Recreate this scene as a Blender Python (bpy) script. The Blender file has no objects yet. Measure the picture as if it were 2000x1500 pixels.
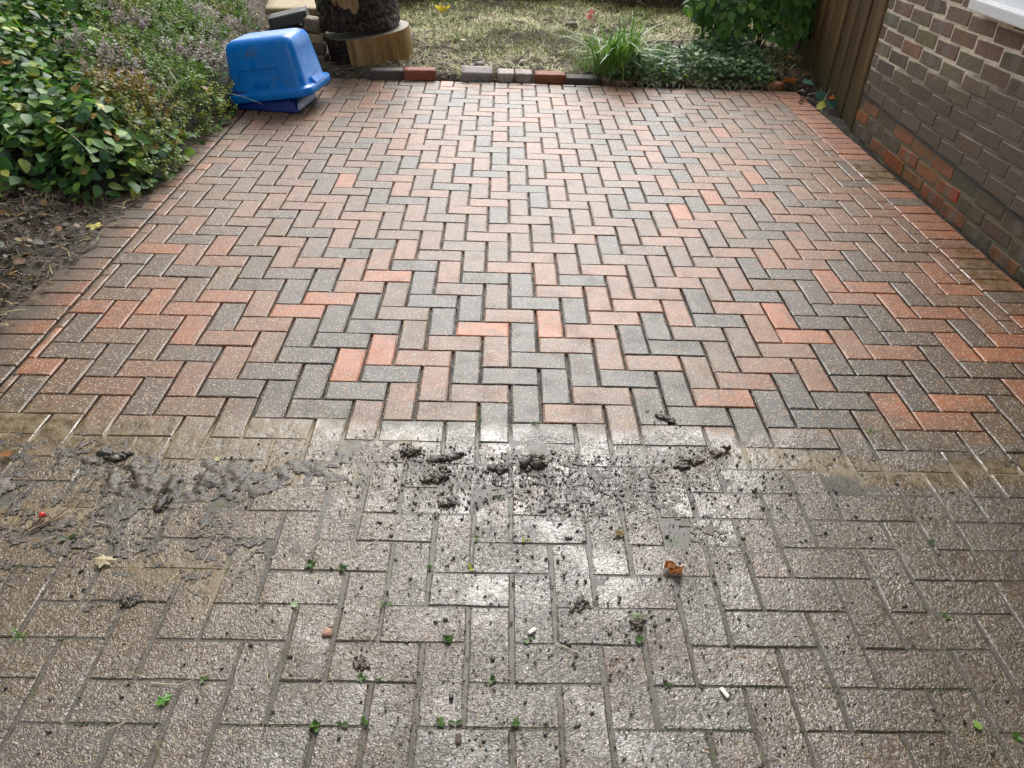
import bpy, bmesh, math, random
import numpy as np
from mathutils import Vector, Matrix, Euler

sc = bpy.context.scene
COL = sc.collection
R = math.radians
random.seed(7)
rng = np.random.default_rng(11)

# ------------------------------------------------------------------ camera
CAM = np.array([0.5505, -2.0527, 1.4673])
FPX = 1487.64
def cam_axes(p, y, r):
    fw = np.array([0, math.cos(p), -math.sin(p)]); rt = np.array([1., 0, 0]); up = np.array([0, math.sin(p), math.cos(p)])
    c, s = math.cos(y), math.sin(y); Z = np.array([[c, -s, 0], [s, c, 0], [0, 0, 1]])
    fw, rt, up = Z @ fw, Z @ rt, Z @ up
    c, s = math.cos(r), math.sin(r)
    return c*rt + s*up, -s*rt + c*up, fw
RT, UP, FW = cam_axes(0.619575501, -0.02724176, 0.03667943)
cd = bpy.data.cameras.new('camera'); cam = bpy.data.objects.new('camera', cd); COL.objects.link(cam)
cd.sensor_width = 36; cd.lens = FPX/2000*36; cd.clip_start = 0.05; cd.clip_end = 600
cam.matrix_world = Matrix(((RT[0], UP[0], -FW[0], CAM[0]), (RT[1], UP[1], -FW[1], CAM[1]), (RT[2], UP[2], -FW[2], CAM[2]), (0, 0, 0, 1)))
sc.camera = cam

# ------------------------------------------------------------------ sky, sun, exposure
SUN_EL, SUN_AZ = R(44), R(4)            # overcast glow ahead of the camera; azimuth measured from +y towards +x
w = bpy.data.worlds.new('World'); sc.world = w; w.use_nodes = True
wn = w.node_tree; wn.nodes.clear()
sky = wn.nodes.new('ShaderNodeTexSky'); sky.sky_type = 'NISHITA'; sky.sun_disc = False
sky.sun_elevation = SUN_EL; sky.sun_rotation = SUN_AZ; sky.air_density = 1.0; sky.dust_density = 3.0; sky.ozone_density = 1.0
hs = wn.nodes.new('ShaderNodeHueSaturation'); hs.inputs['Saturation'].default_value = 0.2
bg = wn.nodes.new('ShaderNodeBackground'); bg.inputs['Strength'].default_value = 0.13
wo = wn.nodes.new('ShaderNodeOutputWorld')
wn.links.new(sky.outputs[0], hs.inputs['Color']); wn.links.new(hs.outputs[0], bg.inputs['Color']); wn.links.new(bg.outputs[0], wo.inputs['Surface'])
sd = bpy.data.lights.new('sun', 'SUN'); sun = bpy.data.objects.new('sun', sd); COL.objects.link(sun)
sd.energy = 1.35; sd.angle = R(32); sd.color = (1.0, 0.98, 0.95)
sdir = Vector((math.sin(SUN_AZ)*math.cos(SUN_EL), math.cos(SUN_AZ)*math.cos(SUN_EL), math.sin(SUN_EL)))
sun.rotation_euler = sdir.to_track_quat('Z', 'Y').to_euler(); sun.location = (0, 0, 12)
sc.view_settings.view_transform = 'Standard'; sc.view_settings.look = 'None'
sc.view_settings.exposure = 1.1; sc.view_settings.gamma = 1; sc.view_settings.use_curve_mapping = False

# ------------------------------------------------------------------ helpers
def hash2(ix, iy, seed):
    h = (ix.astype(np.int64)*374761393 + iy.astype(np.int64)*668265263 + seed*974634777) & 0x7fffffff
    h = ((h ^ (h >> 13))*1274126177) & 0x7fffffff
    return ((h ^ (h >> 16)) & 0xffff)/65535.0
def vnoise(x, y, seed=0):
    x = np.asarray(x, float); y = np.asarray(y, float)
    ix = np.floor(x); iy = np.floor(y); fx = x-ix; fy = y-iy
    fx = fx*fx*(3-2*fx); fy = fy*fy*(3-2*fy)
    a = hash2(ix, iy, seed); b = hash2(ix+1, iy, seed); c = hash2(ix, iy+1, seed); d = hash2(ix+1, iy+1, seed)
    return (a*(1-fx)+b*fx)*(1-fy) + (c*(1-fx)+d*fx)*fy
def fbm(x, y, seed=0, oct=4):
    s = 0; a = .5
    for k in range(oct):
        s = s + a*vnoise(np.asarray(x)*2**k, np.asarray(y)*2**k, seed+k*17); a *= .5
    return s/(1-.5**oct)
def sstep(a, b, x):
    t = np.clip((np.asarray(x, float)-a)/(b-a), 0, 1); return t*t*(3-2*t)

def link(name, me, mat=None, parent=None, smooth=False):
    o = bpy.data.objects.new(name, me); COL.objects.link(o)
    if mat is not None and (len(me.materials) == 0): me.materials.append(mat)
    if smooth: me.polygons.foreach_set('use_smooth', np.ones(len(me.polygons), bool))
    if parent is not None: o.parent = parent
    return o
def arr_mesh(name, V, F, tint=None):
    """V (n,3), F (m,k) index array of one polygon size"""
    V = np.asarray(V, np.float32); F = np.asarray(F, np.int32)
    me = bpy.data.meshes.new(name)
    me.vertices.add(len(V)); me.vertices.foreach_set('co', V.ravel())
    k = F.shape[1]
    me.loops.add(F.size); me.loops.foreach_set('vertex_index', F.ravel())
    me.polygons.add(len(F)); me.polygons.foreach_set('loop_start', np.arange(0, F.size, k, dtype=np.int32))
    me.update(calc_edges=True)
    if tint is not None: set_tint(me, tint)
    return me
def set_tint(me, tint):
    at = me.attributes.new('tint', 'FLOAT_COLOR', 'POINT')
    t = np.ones((len(me.vertices), 4), np.float32); t[:, :3] = tint
    at.data.foreach_set('color', t.ravel())
def py_mesh(name, V, F):
    me = bpy.data.meshes.new(name); me.from_pydata([tuple(map(float, v)) for v in V], [], F); me.update(); return me
def tag(o, label=None, cat=None, group=None, kind=None):
    if label: o['label'] = label
    if cat: o['category'] = cat
    if group: o['group'] = group
    if kind: o['kind'] = kind
    return o
def thing(name, label, cat, loc=(0, 0, 0), rot=(0, 0, 0), group=None):
    o = bpy.data.objects.new(name, None); COL.objects.link(o); o.location = loc; o.rotation_euler = rot; o.empty_display_size = .1
    return tag(o, label, cat, group)

class NT:
    def __init__(s, name):
        s.m = bpy.data.materials.new(name); s.m.use_nodes = True; s.t = s.m.node_tree; s.t.nodes.clear()
        s.out = s.t.nodes.new('ShaderNodeOutputMaterial')
    def n(s, typ, ins=None, **props):
        nd = s.t.nodes.new('ShaderNode'+typ)
        for k, v in props.items(): setattr(nd, k, v)
        for k, v in (ins or {}).items(): s.set(nd.inputs[k], v)
        return nd
    def set(s, sock, v):
        if hasattr(v, 'is_linked') or isinstance(v, bpy.types.NodeSocket): s.t.links.new(v, sock)
        elif isinstance(v, (tuple, list)) and sock.type == 'RGBA': sock.default_value = (*v[:3], 1)
        else: sock.default_value = v
    def math(s, op, a, b=0.0, c=None, clamp=False):
        nd = s.n('Math', operation=op, use_clamp=clamp); s.set(nd.inputs[0], a); s.set(nd.inputs[1], b)
        if c is not None: s.set(nd.inputs[2], c)
        return nd.outputs[0]
    def mr(s, v, a, b, lo=0.0, hi=1.0, smooth=True):
        nd = s.n('MapRange', {'Value': v, 'From Min': a, 'From Max': b, 'To Min': lo, 'To Max': hi}, interpolation_type='SMOOTHSTEP' if smooth else 'LINEAR'); return nd.outputs[0]
    def mix(s, f, a, b, bt='MIX'):
        nd = s.n('Mix', data_type='RGBA', blend_type=bt); s.set(nd.inputs[0], f); s.set(nd.inputs[6], a); s.set(nd.inputs[7], b); return nd.outputs[2]
    def fmix(s, f, a, b):
        nd = s.n('Mix', data_type='FLOAT'); s.set(nd.inputs[0], f); s.set(nd.inputs[2], a); s.set(nd.inputs[3], b); return nd.outputs[0]
    def noise(s, vec, scale, detail=3.0, rough=.55, dist=0.0):
        nd = s.n('TexNoise', {'Vector': vec, 'Scale': scale, 'Detail': detail, 'Roughness': rough, 'Distortion': dist}); return nd.outputs[0]
    def vor(s, vec, scale, feature='F1'):
        return s.n('TexVoronoi', {'Vector': vec, 'Scale': scale}, feature=feature)
    def ramp(s, v, stops):
        nd = s.n('ValToRGB', {'Fac': v}); e = nd.color_ramp.elements
        while len(e) < len(stops): e.new(.5)
        for el, (p, c) in zip(e, stops): el.position = p; el.color = (*c, 1)
        return nd.outputs[0]
    def pos(s): return s.n('NewGeometry').outputs['Position']
    def obj(s): return s.n('TexCoord').outputs['Object']
    def tint(s, src):
        return s.n('ObjectInfo').outputs['Color'] if src == 'obj' else s.n('Attribute', attribute_name='tint').outputs['Color']
    def sep(s, v): return s.n('SeparateXYZ', {0: v}).outputs
    def bump(s, h, strength=.5, dist=.002, normal=None):
        i = {'Height': h, 'Strength': strength, 'Distance': dist}
        if normal is not None: i['Normal'] = normal
        return s.n('Bump', i).outputs[0]
    def bsdf(s, **k):
        p = s.n('BsdfPrincipled')
        for a, v in k.items(): s.set(p.inputs[a.replace('_', ' ')], v)
        s.t.links.new(p.outputs[0], s.out.inputs[0]); return p

# ---- masks shared by the paving materials (all in ground metres)
MUD_Y = -0.235
SILT = [(-0.95, -0.29, .46, .14), (-0.45, -0.32, .50, .10), (-0.10, -0.27, .26, .09), (0.02, -0.44, .16, .07), (1.36, -0.335, .15, .05), (1.56, -0.37, .24, .055), (1.78, -0.42, .22, .05), (2.1, -0.38, .22, .07), (-0.62, -0.62, .16, .05), (-0.25, -0.80, .14, .045), (-0.12, -0.86, .03, .10), (2.66, 0.96, .12, .26), (2.66, 2.12, .11, .16), (0.28, -0.30, .09, .045)]
def ground_masks(t):
    P = t.pos(); x, y, z = t.sep(P)[0:3]
    n1 = t.noise(P, 3.2, 3); n2 = t.noise(P, 22, 4)
    yy = t.math('ADD', y, t.math('ADD', t.math('MULTIPLY', t.math('SUBTRACT', n1, .5), .22), t.math('MULTIPLY', t.math('SUBTRACT', n2, .5), .10)))
    mud = t.mr(yy, MUD_Y+.035, MUD_Y-.045)
    silt = None
    wob = t.math('ADD', t.math('MULTIPLY', t.math('SUBTRACT', n1, .5), 1.4), t.math('MULTIPLY', t.math('SUBTRACT', n2, .5), 1.5))
    for (cx, cy, rx, ry) in SILT:
        a = t.math('DIVIDE', t.math('SUBTRACT', x, cx), rx); b = t.math('DIVIDE', t.math('SUBTRACT', y, cy), ry)
        d = t.math('SQRT', t.math('ADD', t.math('MULTIPLY', a, a), t.math('MULTIPLY', b, b)))
        m = t.mr(t.math('ADD', d, wob), 1.25, .55)
        silt = m if silt is None else t.math('MAXIMUM', silt, m)
    return P, x, y, z, mud, silt, n1, n2

def paver_mat(src):
    t = NT('paver_'+src)
    P, x, y, z, mud, silt, n1, n2 = ground_masks(t)
    tint = t.tint(src)
    patch = t.noise(P, 17, 4, .6)
    c = t.mix(t.mr(patch, .50, .64, 0, .46), tint, (.060, .055, .045))
    c = t.mix(t.mr(t.noise(P, 21, 4, .65), .54, .66, 0, .55), c, (.185, .074, .032))
    fine = t.noise(P, 260, 3, .7)
    c = t.mix(1.0, c, t.mr(fine, .25, .75, .62, 1.35, False), 'MULTIPLY')
    c = t.mix(1.0, c, t.mr(t.noise(P, 5.5, 4, .6), .3, .7, .72, 1.2, False), 'MULTIPLY')
    # algae film and olive staining near the unwashed edge
    ol = t.math('MULTIPLY', t.mr(y, .28, -.18), t.mr(n1, .35, .62))
    c = t.mix(t.math('MULTIPLY', ol, .55), c, (.048, .044, .024))
    side = t.mr(t.math('ADD', t.math('ABSOLUTE', t.math('SUBTRACT', x, .85)), t.math('MULTIPLY', t.math('SUBTRACT', n1, .5), .7)), .55, 1.5)
    c = t.mix(t.math('MULTIPLY', side, .42), c, (.125, .062, .024))  # brown dirt film towards both sides, with some reflected tone painted in
    v = t.vor(P, 165); vc = t.sep(v.outputs['Color'])
    spot = t.math('MULTIPLY', t.mr(v.outputs['Distance'], .46, .32), t.math('GREATER_THAN', vc[0], .57))
    fcol = t.ramp(vc[1], [(0, (.62, .56, .45)), (.45, (.50, .44, .33)), (.70, (.52, .36, .12)), (.86, (.42, .18, .07)), (1, (.34, .32, .29))])
    c1 = t.mix(t.math('MULTIPLY', spot, .85), c, fcol)
    v2 = t.vor(P, 330); pit = t.math('MULTIPLY', t.mr(v2.outputs['Distance'], .35, .2), t.math('GREATER_THAN', t.sep(v2.outputs['Color'])[0], .72))
    c1 = t.mix(t.math('MULTIPLY', pit, .6), c1, (.05, .045, .04))
    spill = t.math('MAXIMUM', t.mr(t.math('ADD', x, t.math('ADD', t.math('MULTIPLY', t.math('SUBTRACT', n1, .5), .20), t.math('MULTIPLY', t.math('SUBTRACT', n2, .5), .10))), -1.03, -1.19), t.math('MULTIPLY', t.mr(t.math('ADD', y, t.math('MULTIPLY', n2, .12)), 3.80, 3.93), t.mr(x, 1.3, 1.9)))
    c1 = t.mix(t.math('MULTIPLY', spill, t.mr(n2, .3, .6, .45, .9)), c1, t.mix(n2, (.035, .026, .017), (.085, .062, .038)))
    # unwashed grime
    g = t.mix(t.mr(t.noise(P, 40, 4, .65), .35, .65), (.060, .052, .041), (.118, .102, .080))
    g = t.mix(t.mr(t.noise(P, 6.5, 4, .65), .42, .66, .10, .55), g, c)
    brown = t.math('MULTIPLY', t.mr(t.math('ADD', x, t.math('MULTIPLY', n1, .5)), .95, .15), t.mr(y, -1.45, -.75))
    g = t.mix(t.math('MULTIPLY', brown, .80), g, t.mix(n2, (.066, .039, .012), (.128, .078, .027)))
    g = t.mix(t.math('MULTIPLY', t.mr(t.math('ADD', x, t.math('MULTIPLY', n1, .4)), 1.2, 1.75), .72), g, t.mix(n2, (.042, .028, .010), (.084, .054, .022)))
    g = t.mix(t.math('MULTIPLY', spot, t.math('MULTIPLY', t.mr(n2, .3, .7, .35, .8), t.math('SUBTRACT', 1.0, t.math('MULTIPLY', t.math('MAXIMUM', brown, t.mr(x, 1.2, 1.75)), .35)))), g, t.mix(.35, fcol, g))
    g = t.mix(t.mr(t.noise(P, 150, 2, .6), .56, .68, 0, .7), g, (.038, .032, .025))
    c2 = t.mix(mud, c1, g)
    c3 = t.mix(t.math('MULTIPLY', silt, t.mr(n2, .25, .6, .55, .93)), c2, t.mix(t.mr(n2, .3, .7), (.080, .054, .025), (.165, .116, .056)))
    wet = t.noise(P, 9, 3)
    r_clean = t.mr(wet, .35, .65, .30, .46)
    r_mud = t.mr(t.noise(P, 14, 3), .40, .62, .09, .30)
    rough = t.fmix(mud, r_clean, r_mud); rough = t.fmix(silt, rough, t.mr(n2, .4, .6, .12, .4))
    h_clean = t.math('ADD', t.math('MULTIPLY', fine, .7), t.math('MULTIPLY', spot, .35))
    h_clean = t.math('ADD', h_clean, t.math('MULTIPLY', t.noise(P, 95, 2), .5))
    worm = t.noise(P, 80, 3, .6, 1.3)
    grit = t.noise(P, 300, 2, .6)
    h_mud = t.math('ADD', t.math('MULTIPLY', worm, 2.6), t.math('MULTIPLY', grit, .9))
    film = t.math('MULTIPLY', t.mr(t.noise(P, 4.5, 4, .65), .42, .64), t.mr(t.noise(P, 2.3, 2), .38, .6, .35, 1))
    h_mud = t.math('MULTIPLY', h_mud, t.math('SUBTRACT', 1.0, t.math('MULTIPLY', film, .55)))
    hh = t.fmix(mud, h_clean, h_mud); hh = t.fmix(t.math('MULTIPLY', silt, .75), hh, t.math('MULTIPLY', n2, 3.0))
    nrm = t.bump(hh, .9, .0030)
    cn = t.bump(hh, .55, .0024)
    t.bsdf(Base_Color=c3, Roughness=t.math('ADD', rough, .12), Normal=nrm, IOR=1.42, Coat_Weight=t.fmix(t.math('MULTIPLY', silt, .8), t.fmix(mud, t.mr(wet, .3, .6, .08, .36), t.mr(t.noise(P, 3.1, 3), .35, .65, .50, .88)), .12), Coat_Roughness=t.fmix(mud, .24, .13), Coat_IOR=1.5, Coat_Normal=cn)
    return t.m
def bed_mat():
    t = NT('joint_bed')
    P, x, y, z, mud, silt, n1, n2 = ground_masks(t)
    c = t.mix(t.mr(t.noise(P, 60, 3), .35, .65), (.018, .014, .010), (.045, .034, .023))
    c = t.mix(mud, c, t.mix(n2, (.045, .038, .028), (.095, .080, .060)))
    moss = t.mr(t.noise(P, 11, 3), .56, .68, 0, .8)
    c = t.mix(moss, c, (.055, .065, .018))
    c = t.mix(silt, c, (.2, .155, .085))
    h = t.math('ADD', t.noise(P, 130, 3), t.noise(P, 420, 2))
    t.bsdf(Base_Color=c, Roughness=t.fmix(mud, t.mr(t.noise(P, 18, 2), .45, .62, .75, .25), t.mr(t.noise(P, 18, 2), .4, .6, .32, .65)), Normal=t.bump(h, .9, .003), Coat_Weight=t.math('MULTIPLY', mud, .18), Coat_Roughness=.2)
    return t.m
def soil_mat(name, a, b, rough=.75, scale=30, wet=.0):
    t = NT(name); P = t.pos()
    c = t.mix(t.mr(t.noise(P, scale, 5, .65), .3, .7), a, b)
    v = t.vor(P, 120); vc = t.sep(v.outputs['Color'])
    sp = t.math('MULTIPLY', t.mr(v.outputs['Distance'], .4, .25), t.math('GREATER_THAN', vc[0], .93))
    c = t.mix(sp, c, (.38, .34, .27))
    h = t.math('ADD', t.noise(P, 60, 4, .65), t.math('MULTIPLY', t.noise(P, 260, 3, .7), .6))
    p_ = t.bsdf(Base_Color=c, Roughness=t.mr(t.noise(P, 22, 3), .4, .6, rough-wet, rough+.1), Normal=t.bump(h, .9, .008)); p_.inputs['Specular IOR Level'].default_value = .25
    return t.m
def tint_mat(name, src, rough=.5, var=.3, nscale=60, bump=.3, bdist=.002, transl=0.0, spec=.5, coord='obj'):
    t = NT(name); P = t.obj() if coord == 'obj' else t.pos()
    c = t.mix(1.0, t.tint(src), t.mr(t.noise(P, nscale, 4, .6), .25, .75, 1-var, 1+var, False), 'MULTIPLY')
    p = t.bsdf(Base_Color=c, Roughness=rough, Normal=t.bump(t.noise(P, nscale*2, 3), bump, bdist))
    p.inputs['Specular IOR Level'].default_value = spec
    if transl:
        tr = t.n('BsdfTranslucent', {'Color': t.mix(1.0, c, (1.0, 1.15, .6), 'MULTIPLY')}); ms = t.n('MixShader', {0: transl, 1: p.outputs[0], 2: tr.outputs[0]})
        t.t.links.new(ms.outputs[0], t.out.inputs[0])
    return t.m
def plain(name, c, rough=.5, spec=.5, nscale=40, var=.15, bump=.1, bdist=.002):
    t = NT(name); P = t.obj()
    col = t.mix(1.0, c, t.mr(t.noise(P, nscale, 4), .25, .75, 1-var, 1+var, False), 'MULTIPLY')
    p = t.bsdf(Base_Color=col, Roughness=rough, Normal=t.bump(t.noise(P, nscale*3, 3), bump, bdist)); p.inputs['Specular IOR Level'].default_value = spec
    return t.m

# ================================================================== GROUND
XR_IN, XR_OUT, Y_BACK, Y_FRONT = 2.572, 2.765, 3.85, -1.75
def x_left(y): return -1.03-0.021*max(0, y-.1)
gm = soil_mat('ground_soil', (.045, .036, .025), (.10, .08, .055))
V = [(-60, -60, -.12), (60, -60, -.12), (60, 90, -.12), (-60, 90, -.12)]
tag(link('ground', py_mesh('ground', V, [(0, 1, 2, 3)]), gm), 'dark bare soil ground under and around the driveway', 'ground', kind='structure')

# driveway: bedding sheet, carries the blocks
nx, ny = 220, 330
gx = np.linspace(-1.27, XR_OUT-.01, nx); gy = np.linspace(Y_FRONT, Y_BACK, ny)
X, Y = np.meshgrid(gx, gy)
mz = sstep(-.15, -.38, Y + (fbm(X*3, Y*3, 3)-.5)*.25)
Z = -.0125 + mz*(.0111-.0016*sstep(-.55, -.95, Y+(fbm(X*2.3, Y*2.3, 6)-.5)*.4)) + (fbm(X*40, Y*40, 5)-.5)*(.004-.0020*mz)
def grid_faces(nx, ny):
    i = np.arange(nx*ny).reshape(ny, nx); return np.stack([i[:-1, :-1], i[:-1, 1:], i[1:, 1:], i[1:, :-1]], -1).reshape(-1, 4)
drive = tag(link('driveway', arr_mesh('driveway', np.stack([X, Y, Z], -1).reshape(-1, 3), grid_faces(nx, ny)), bed_mat(), smooth=True),
            'block paved driveway laid in herringbone, half washed and half muddy', 'driveway', kind='structure')

PM_O, PM_A = paver_mat('obj'), paver_mat('attr')
def block_geo(L, W, rs, nl=3, nw=2, muddy=False):
    """rounded top block: ring of points, three levels. centred, top at z=0"""
    ch = .0036 if not muddy else .0027
    h, b = L/2, W/2
    ring = []
    for k in range(nl): ring.append((-h+2*h*k/nl, -b))
    for k in range(nw): ring.append((h, -b+2*b*k/nw))
    for k in range(nl): ring.append((h-2*h*k/nl, b))
    for k in range(nw): ring.append((-h, b-2*b*k/nw))
    n = len(ring); V = []
    j = [(rs.uniform(-.0011, .0011), rs.uniform(-.0011, .0011)) for _ in ring]
    for (x, y) in ring: V.append((x, y, -.045))
    for (x, y), (a, c) in zip(ring, j): V.append((x+a, y+c, -ch*rs.uniform(.7, 1.2)))
    for (x, y), (a, c) in zip(ring, j):
        k = ch*rs.uniform(.8, 1.4); ix = (1 if x > 0 else -1)*k*1.45 if abs(abs(x)-h) < 1e-6 else 0; iy = (1 if y > 0 else -1)*k*.8 if abs(abs(y)-b) < 1e-6 else 0
        V.append((x-ix+a, y-iy+c, 0))
    F = []
    for lv in (0, 1):
        for k in range(n):
            q = (k+1) % n; F.append((lv*n+k, lv*n+q, (lv+1)*n+q, (lv+1)*n+k))
    F.append(tuple(range(2*n, 3*n)))
    return V, F
PAL = {'O': (.36, .102, .030), 'L': (.215, .080, .032), 'D': (.047, .044, .037), 'M': (.118, .063, .030)}
def pset(s): return {tuple(map(int, p.split(','))) for p in s.split()}
C_O = pset("-12,4 -12,19 -11,0 -11,1 -11,4 -10,9 -9,3 -8,4 -7,4 -7,9 -6,2 -6,5 -3,4 -3,17 -2,5 0,0 0,7 1,1 1,37 4,3 7,3 12,-1 14,14 16,3 16,4 16,16 18,-2 18,17 19,-2 19,7 19,19 19,22 19,27 20,-1 20,7 21,5 22,2 22,5 23,-1 23,2 23,26 24,3 24,7 24,8")
C_L = pset("-13,6 -11,20 -9,19 -8,3 -7,8 -7,13 -6,14 -5,2 -5,10 -5,14 -5,15 -4,3 -4,4 -4,8 -4,15 -3,8 -3,12 -2,10 -1,18 0,16 0,24 1,-3 1,16 2,-2 2,1 2,37 3,-2 3,-1 4,-1 4,20 4,31 5,8 5,17 7,-2 7,7 8,-1 8,3 9,-3 9,4 9,5 10,1 10,5 12,4 13,0 13,8 14,5 14,22 15,3 15,14 16,0 16,19 17,9 17,21 18,2 19,2 19,15 20,15 21,4 25,28")
C_D = pset("-10,1 -10,2 -10,6 -9,7 -9,10 -8,0 -8,7 -6,-2 -6,1 -6,13 -5,3 -5,6 -5,7 -5,18 -5,19 -5,22 -4,-1 -4,7 -4,11 -4,16 -3,0 -3,5 -2,-2 -2,1 -2,6 -2,9 -1,-2 -1,-1 -1,2 -1,3 -1,10 -1,15 -1,19 0,-1 0,3 0,4 0,15 0,20 0,28 0,35 1,0 1,8 1,32 2,-3 2,6 2,17 2,33 2,34 3,3 3,19 4,-4 4,0 4,4 4,28 4,32 5,-3 5,21 5,32 6,-3 6,-2 6,2 6,5 6,6 6,17 6,22 6,26 7,-1 8,0 8,4 8,7 9,0 10,-2 10,2 11,-2 11,-1 11,2 11,3 12,20 13,4 13,5 13,16 14,-2 15,-2 15,-1 15,15 15,19 15,23 16,-1 16,8 17,0 17,1 17,4 17,5 17,8 17,24 18,1 18,5 18,6 19,-1 19,3 20,3 20,8 20,16 20,19 20,20 20,23 21,0 21,1 21,9 22,-2 22,1 22,6 22,22 23,3")
def block_tint(i, j, rs):
    if (i, j) in C_O: c = PAL['O']
    elif (i, j) in C_L: c = PAL['L']
    elif (i, j) in C_D: c = PAL['D']
    else:
        r = rs.random(); red = .13 + .032*max(0, i-13)
        c = PAL['L'] if r < .16+red else PAL['D'] if r > .86 else PAL['O'] if r < red*.5 else PAL['M']
        k = rs.uniform(-.3, .5); d = PAL['D'] if rs.random() < .5 else PAL['L']
        c = tuple(a+(b-a)*max(0, k) for a, b in zip(c, d))
    s = rs.uniform(.88, 1.12); return tuple(min(.6, a*s) for a in c)
def cam_px(p):
    d = np.asarray(p, float)-CAM; z = d @ FW
    return 1000+FPX*(d @ RT)/z, 750-FPX*(d @ UP)/z, z
rs = random.Random(3)
GX, GY = .0075, .0036                       # joint widths across and along the drive
blocks = []                                  # (cx, cy, sx, sy, tint, key)
for i in range(-14, 28):
    for j in range(-19, 40):
        k = (i-j+3) % 4
        if k == 0: x0, y0, sx, sy = i*.1, j*.1, .2, .1
        elif k == 3: x0, y0, sx, sy = i*.1, j*.1, .1, .2
        else: continue
        x1, y1 = x0+sx, y0+sy; xl = x_left(y0+sy/2)
        x0, x1, y0, y1 = max(x0, xl), min(x1, XR_IN), max(y0, Y_FRONT), min(y1, Y_BACK)
        if x1-x0 < .028 or y1-y0 < .02: continue
        blocks.append(((x0+x1)/2, (y0+y1)/2, x1-x0-GX, y1-y0-GY, block_tint(i, j, rs), (i, j)))
def seen_size(cx, cy, sx, sy):
    u, v, z = cam_px((cx, cy, 0))
    if z < .1 or not (-60 < u < 2060 and -40 < v < 1560): return 0
    return sx*sy*(1.47/z)/z**2
blocks.sort(key=lambda b: -seen_size(*b[:4]))
vcache = {}
def block_object(name, cx, cy, sx, sy, tint, parent, rs, muddy):
    key = (round(sx, 3), round(sy, 3), muddy, rs.randrange(5))
    if key not in vcache:
        if sx >= sy: Vv, F = block_geo(sx, sy, rs, muddy=muddy)
        else: Vv, F = block_geo(sx, sy, rs, 2, 3, muddy=muddy)
        me = py_mesh('block', Vv, F); me.materials.append(PM_O); vcache[key] = me
    o = bpy.data.objects.new(name, vcache[key]); COL.objects.link(o); o.parent = parent
    o.location = (cx+rs.uniform(-.001, .001), cy+rs.uniform(-.0006, .0006), rs.uniform(-.0016, .0012))
    o.rotation_euler = (rs.gauss(0, .0045), rs.gauss(0, .0065), rs.gauss(0, .004)); o.color = (*tint, 1)
    return o
for b in blocks[:300]: block_object('paving_block', *b[:5], drive, rs, b[1] < -.25)
def joined_blocks(name, bl, parent, rs):
    VV, FF, TT = [], [], []
    for b in bl:
        cx, cy, sx, sy, tint = b[:5]
        Vv, F = block_geo(sx, sy, rs, *((3, 2) if sx >= sy else (2, 3)), muddy=cy < -.25)
        ex, ey, ez = rs.gauss(0, .0045), rs.gauss(0, .0065), rs.uniform(-.0016, .0012); o = len(VV)
        for (x, y, z) in Vv: VV.append((x+cx, y+cy, z+ez+y*ex-x*ey)); TT.append(tint)
        FF += [tuple(q+o for q in f) for f in F]
    me = py_mesh(name, VV, FF); set_tint(me, np.array(TT)); return tag(link(name, me, PM_A, parent), kind='stuff')
joined_blocks('distant_paving', blocks[300:], drive, rs)
# soldier course borders, one object per block
y = Y_BACK-.05; n = 0
while y > Y_FRONT+.05:
    yy = y-.004*math.sin(y*3)
    if y > -1.0:
        xl = x_left(y)
        r = rs.random(); c = PAL['O'] if (r < .22 or abs(y-.45) < .05 or abs(y-1.7) < .06) else PAL['L'] if r < .45 else PAL['D'] if r > .85 else PAL['M']
        c = tuple(a*.7 for a in c)
        c = tuple(a*b for a, b in zip(c, (1.1, 1.0, .85)))
        block_object('border_block', xl-.108, yy, .2-.006, .1-.005, c, drive, rs, False).rotation_euler.z = .02+rs.gauss(0, .006)
    if y > -.35:
        r = rs.random(); c = (.36, .088, .024) if r < .55 else (.24, .072, .025) if r < .86 else PAL['D'] if r > .96 else (.14, .060, .030)
        block_object('border_block', (XR_IN+XR_OUT)/2, yy, XR_OUT-XR_IN-.006, .1-.005, c, drive, rs, False)
    y -= .1

# mud lying on the drive: a relief sheet kept only where it stands above the blocks
st = .0042
gx = np.arange(-1.02, 2.5, st); gy = np.arange(-1.55, -.15, st); X, Y = np.meshgrid(gx, gy)
n_a = fbm(X*9, Y*9, 21); n_b = fbm(X*34, Y*34, 31, 3); n_c = fbm(X*2.1, Y*2.1, 41, 3)
def blob(cx, cy, rx, ry): return np.exp(-(((X-cx)/rx)**2+((Y-cy)/ry)**2))
amp = 1.25*blob(-.85, -.46, .22, .08)+1.0*blob(-.55, -.46, .22, .08)+1.1*blob(-.25, -.49, .24, .07)+.5*blob(.02, -.42, .14, .05)+.5*blob(-.75, -.62, .25, .07)+.5*blob(-.30, -.56, .08, .08)
amp = amp+.30*blob(.33, -.41, .12, .05)+.33*blob(.55, -.42, .2, .045)+.2*blob(.85, -.41, .25, .05)+.40*blob(1.25, -.42, .20, .04)+.22*blob(.5, -.55, .5, .13)
amp = np.minimum(amp, 1.1); low = sstep(-.50, -.85, Y+.22*sstep(.1, -.5, X)+(n_c-.5)*.25); thin = sstep(-.24, -.36, Y+(n_c-.5)*.12)*(.22+.62*sstep(.42, .60, fbm(X*4.1, Y*4.1, 47, 3)))*(1-.86*low)*(1-.62*sstep(.9, 1.6, X))*(1-.35*np.exp(-((X-.75)/.5)**2)); wo_ = fbm(X*46+1.5*n_b*3, Y*46-1.2*n_a*6, 57, 3); wr = 1-np.abs(wo_-.5)*5
rid = 1-np.abs(fbm(X*17, Y*24, 23, 4)-.5)*4
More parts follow.
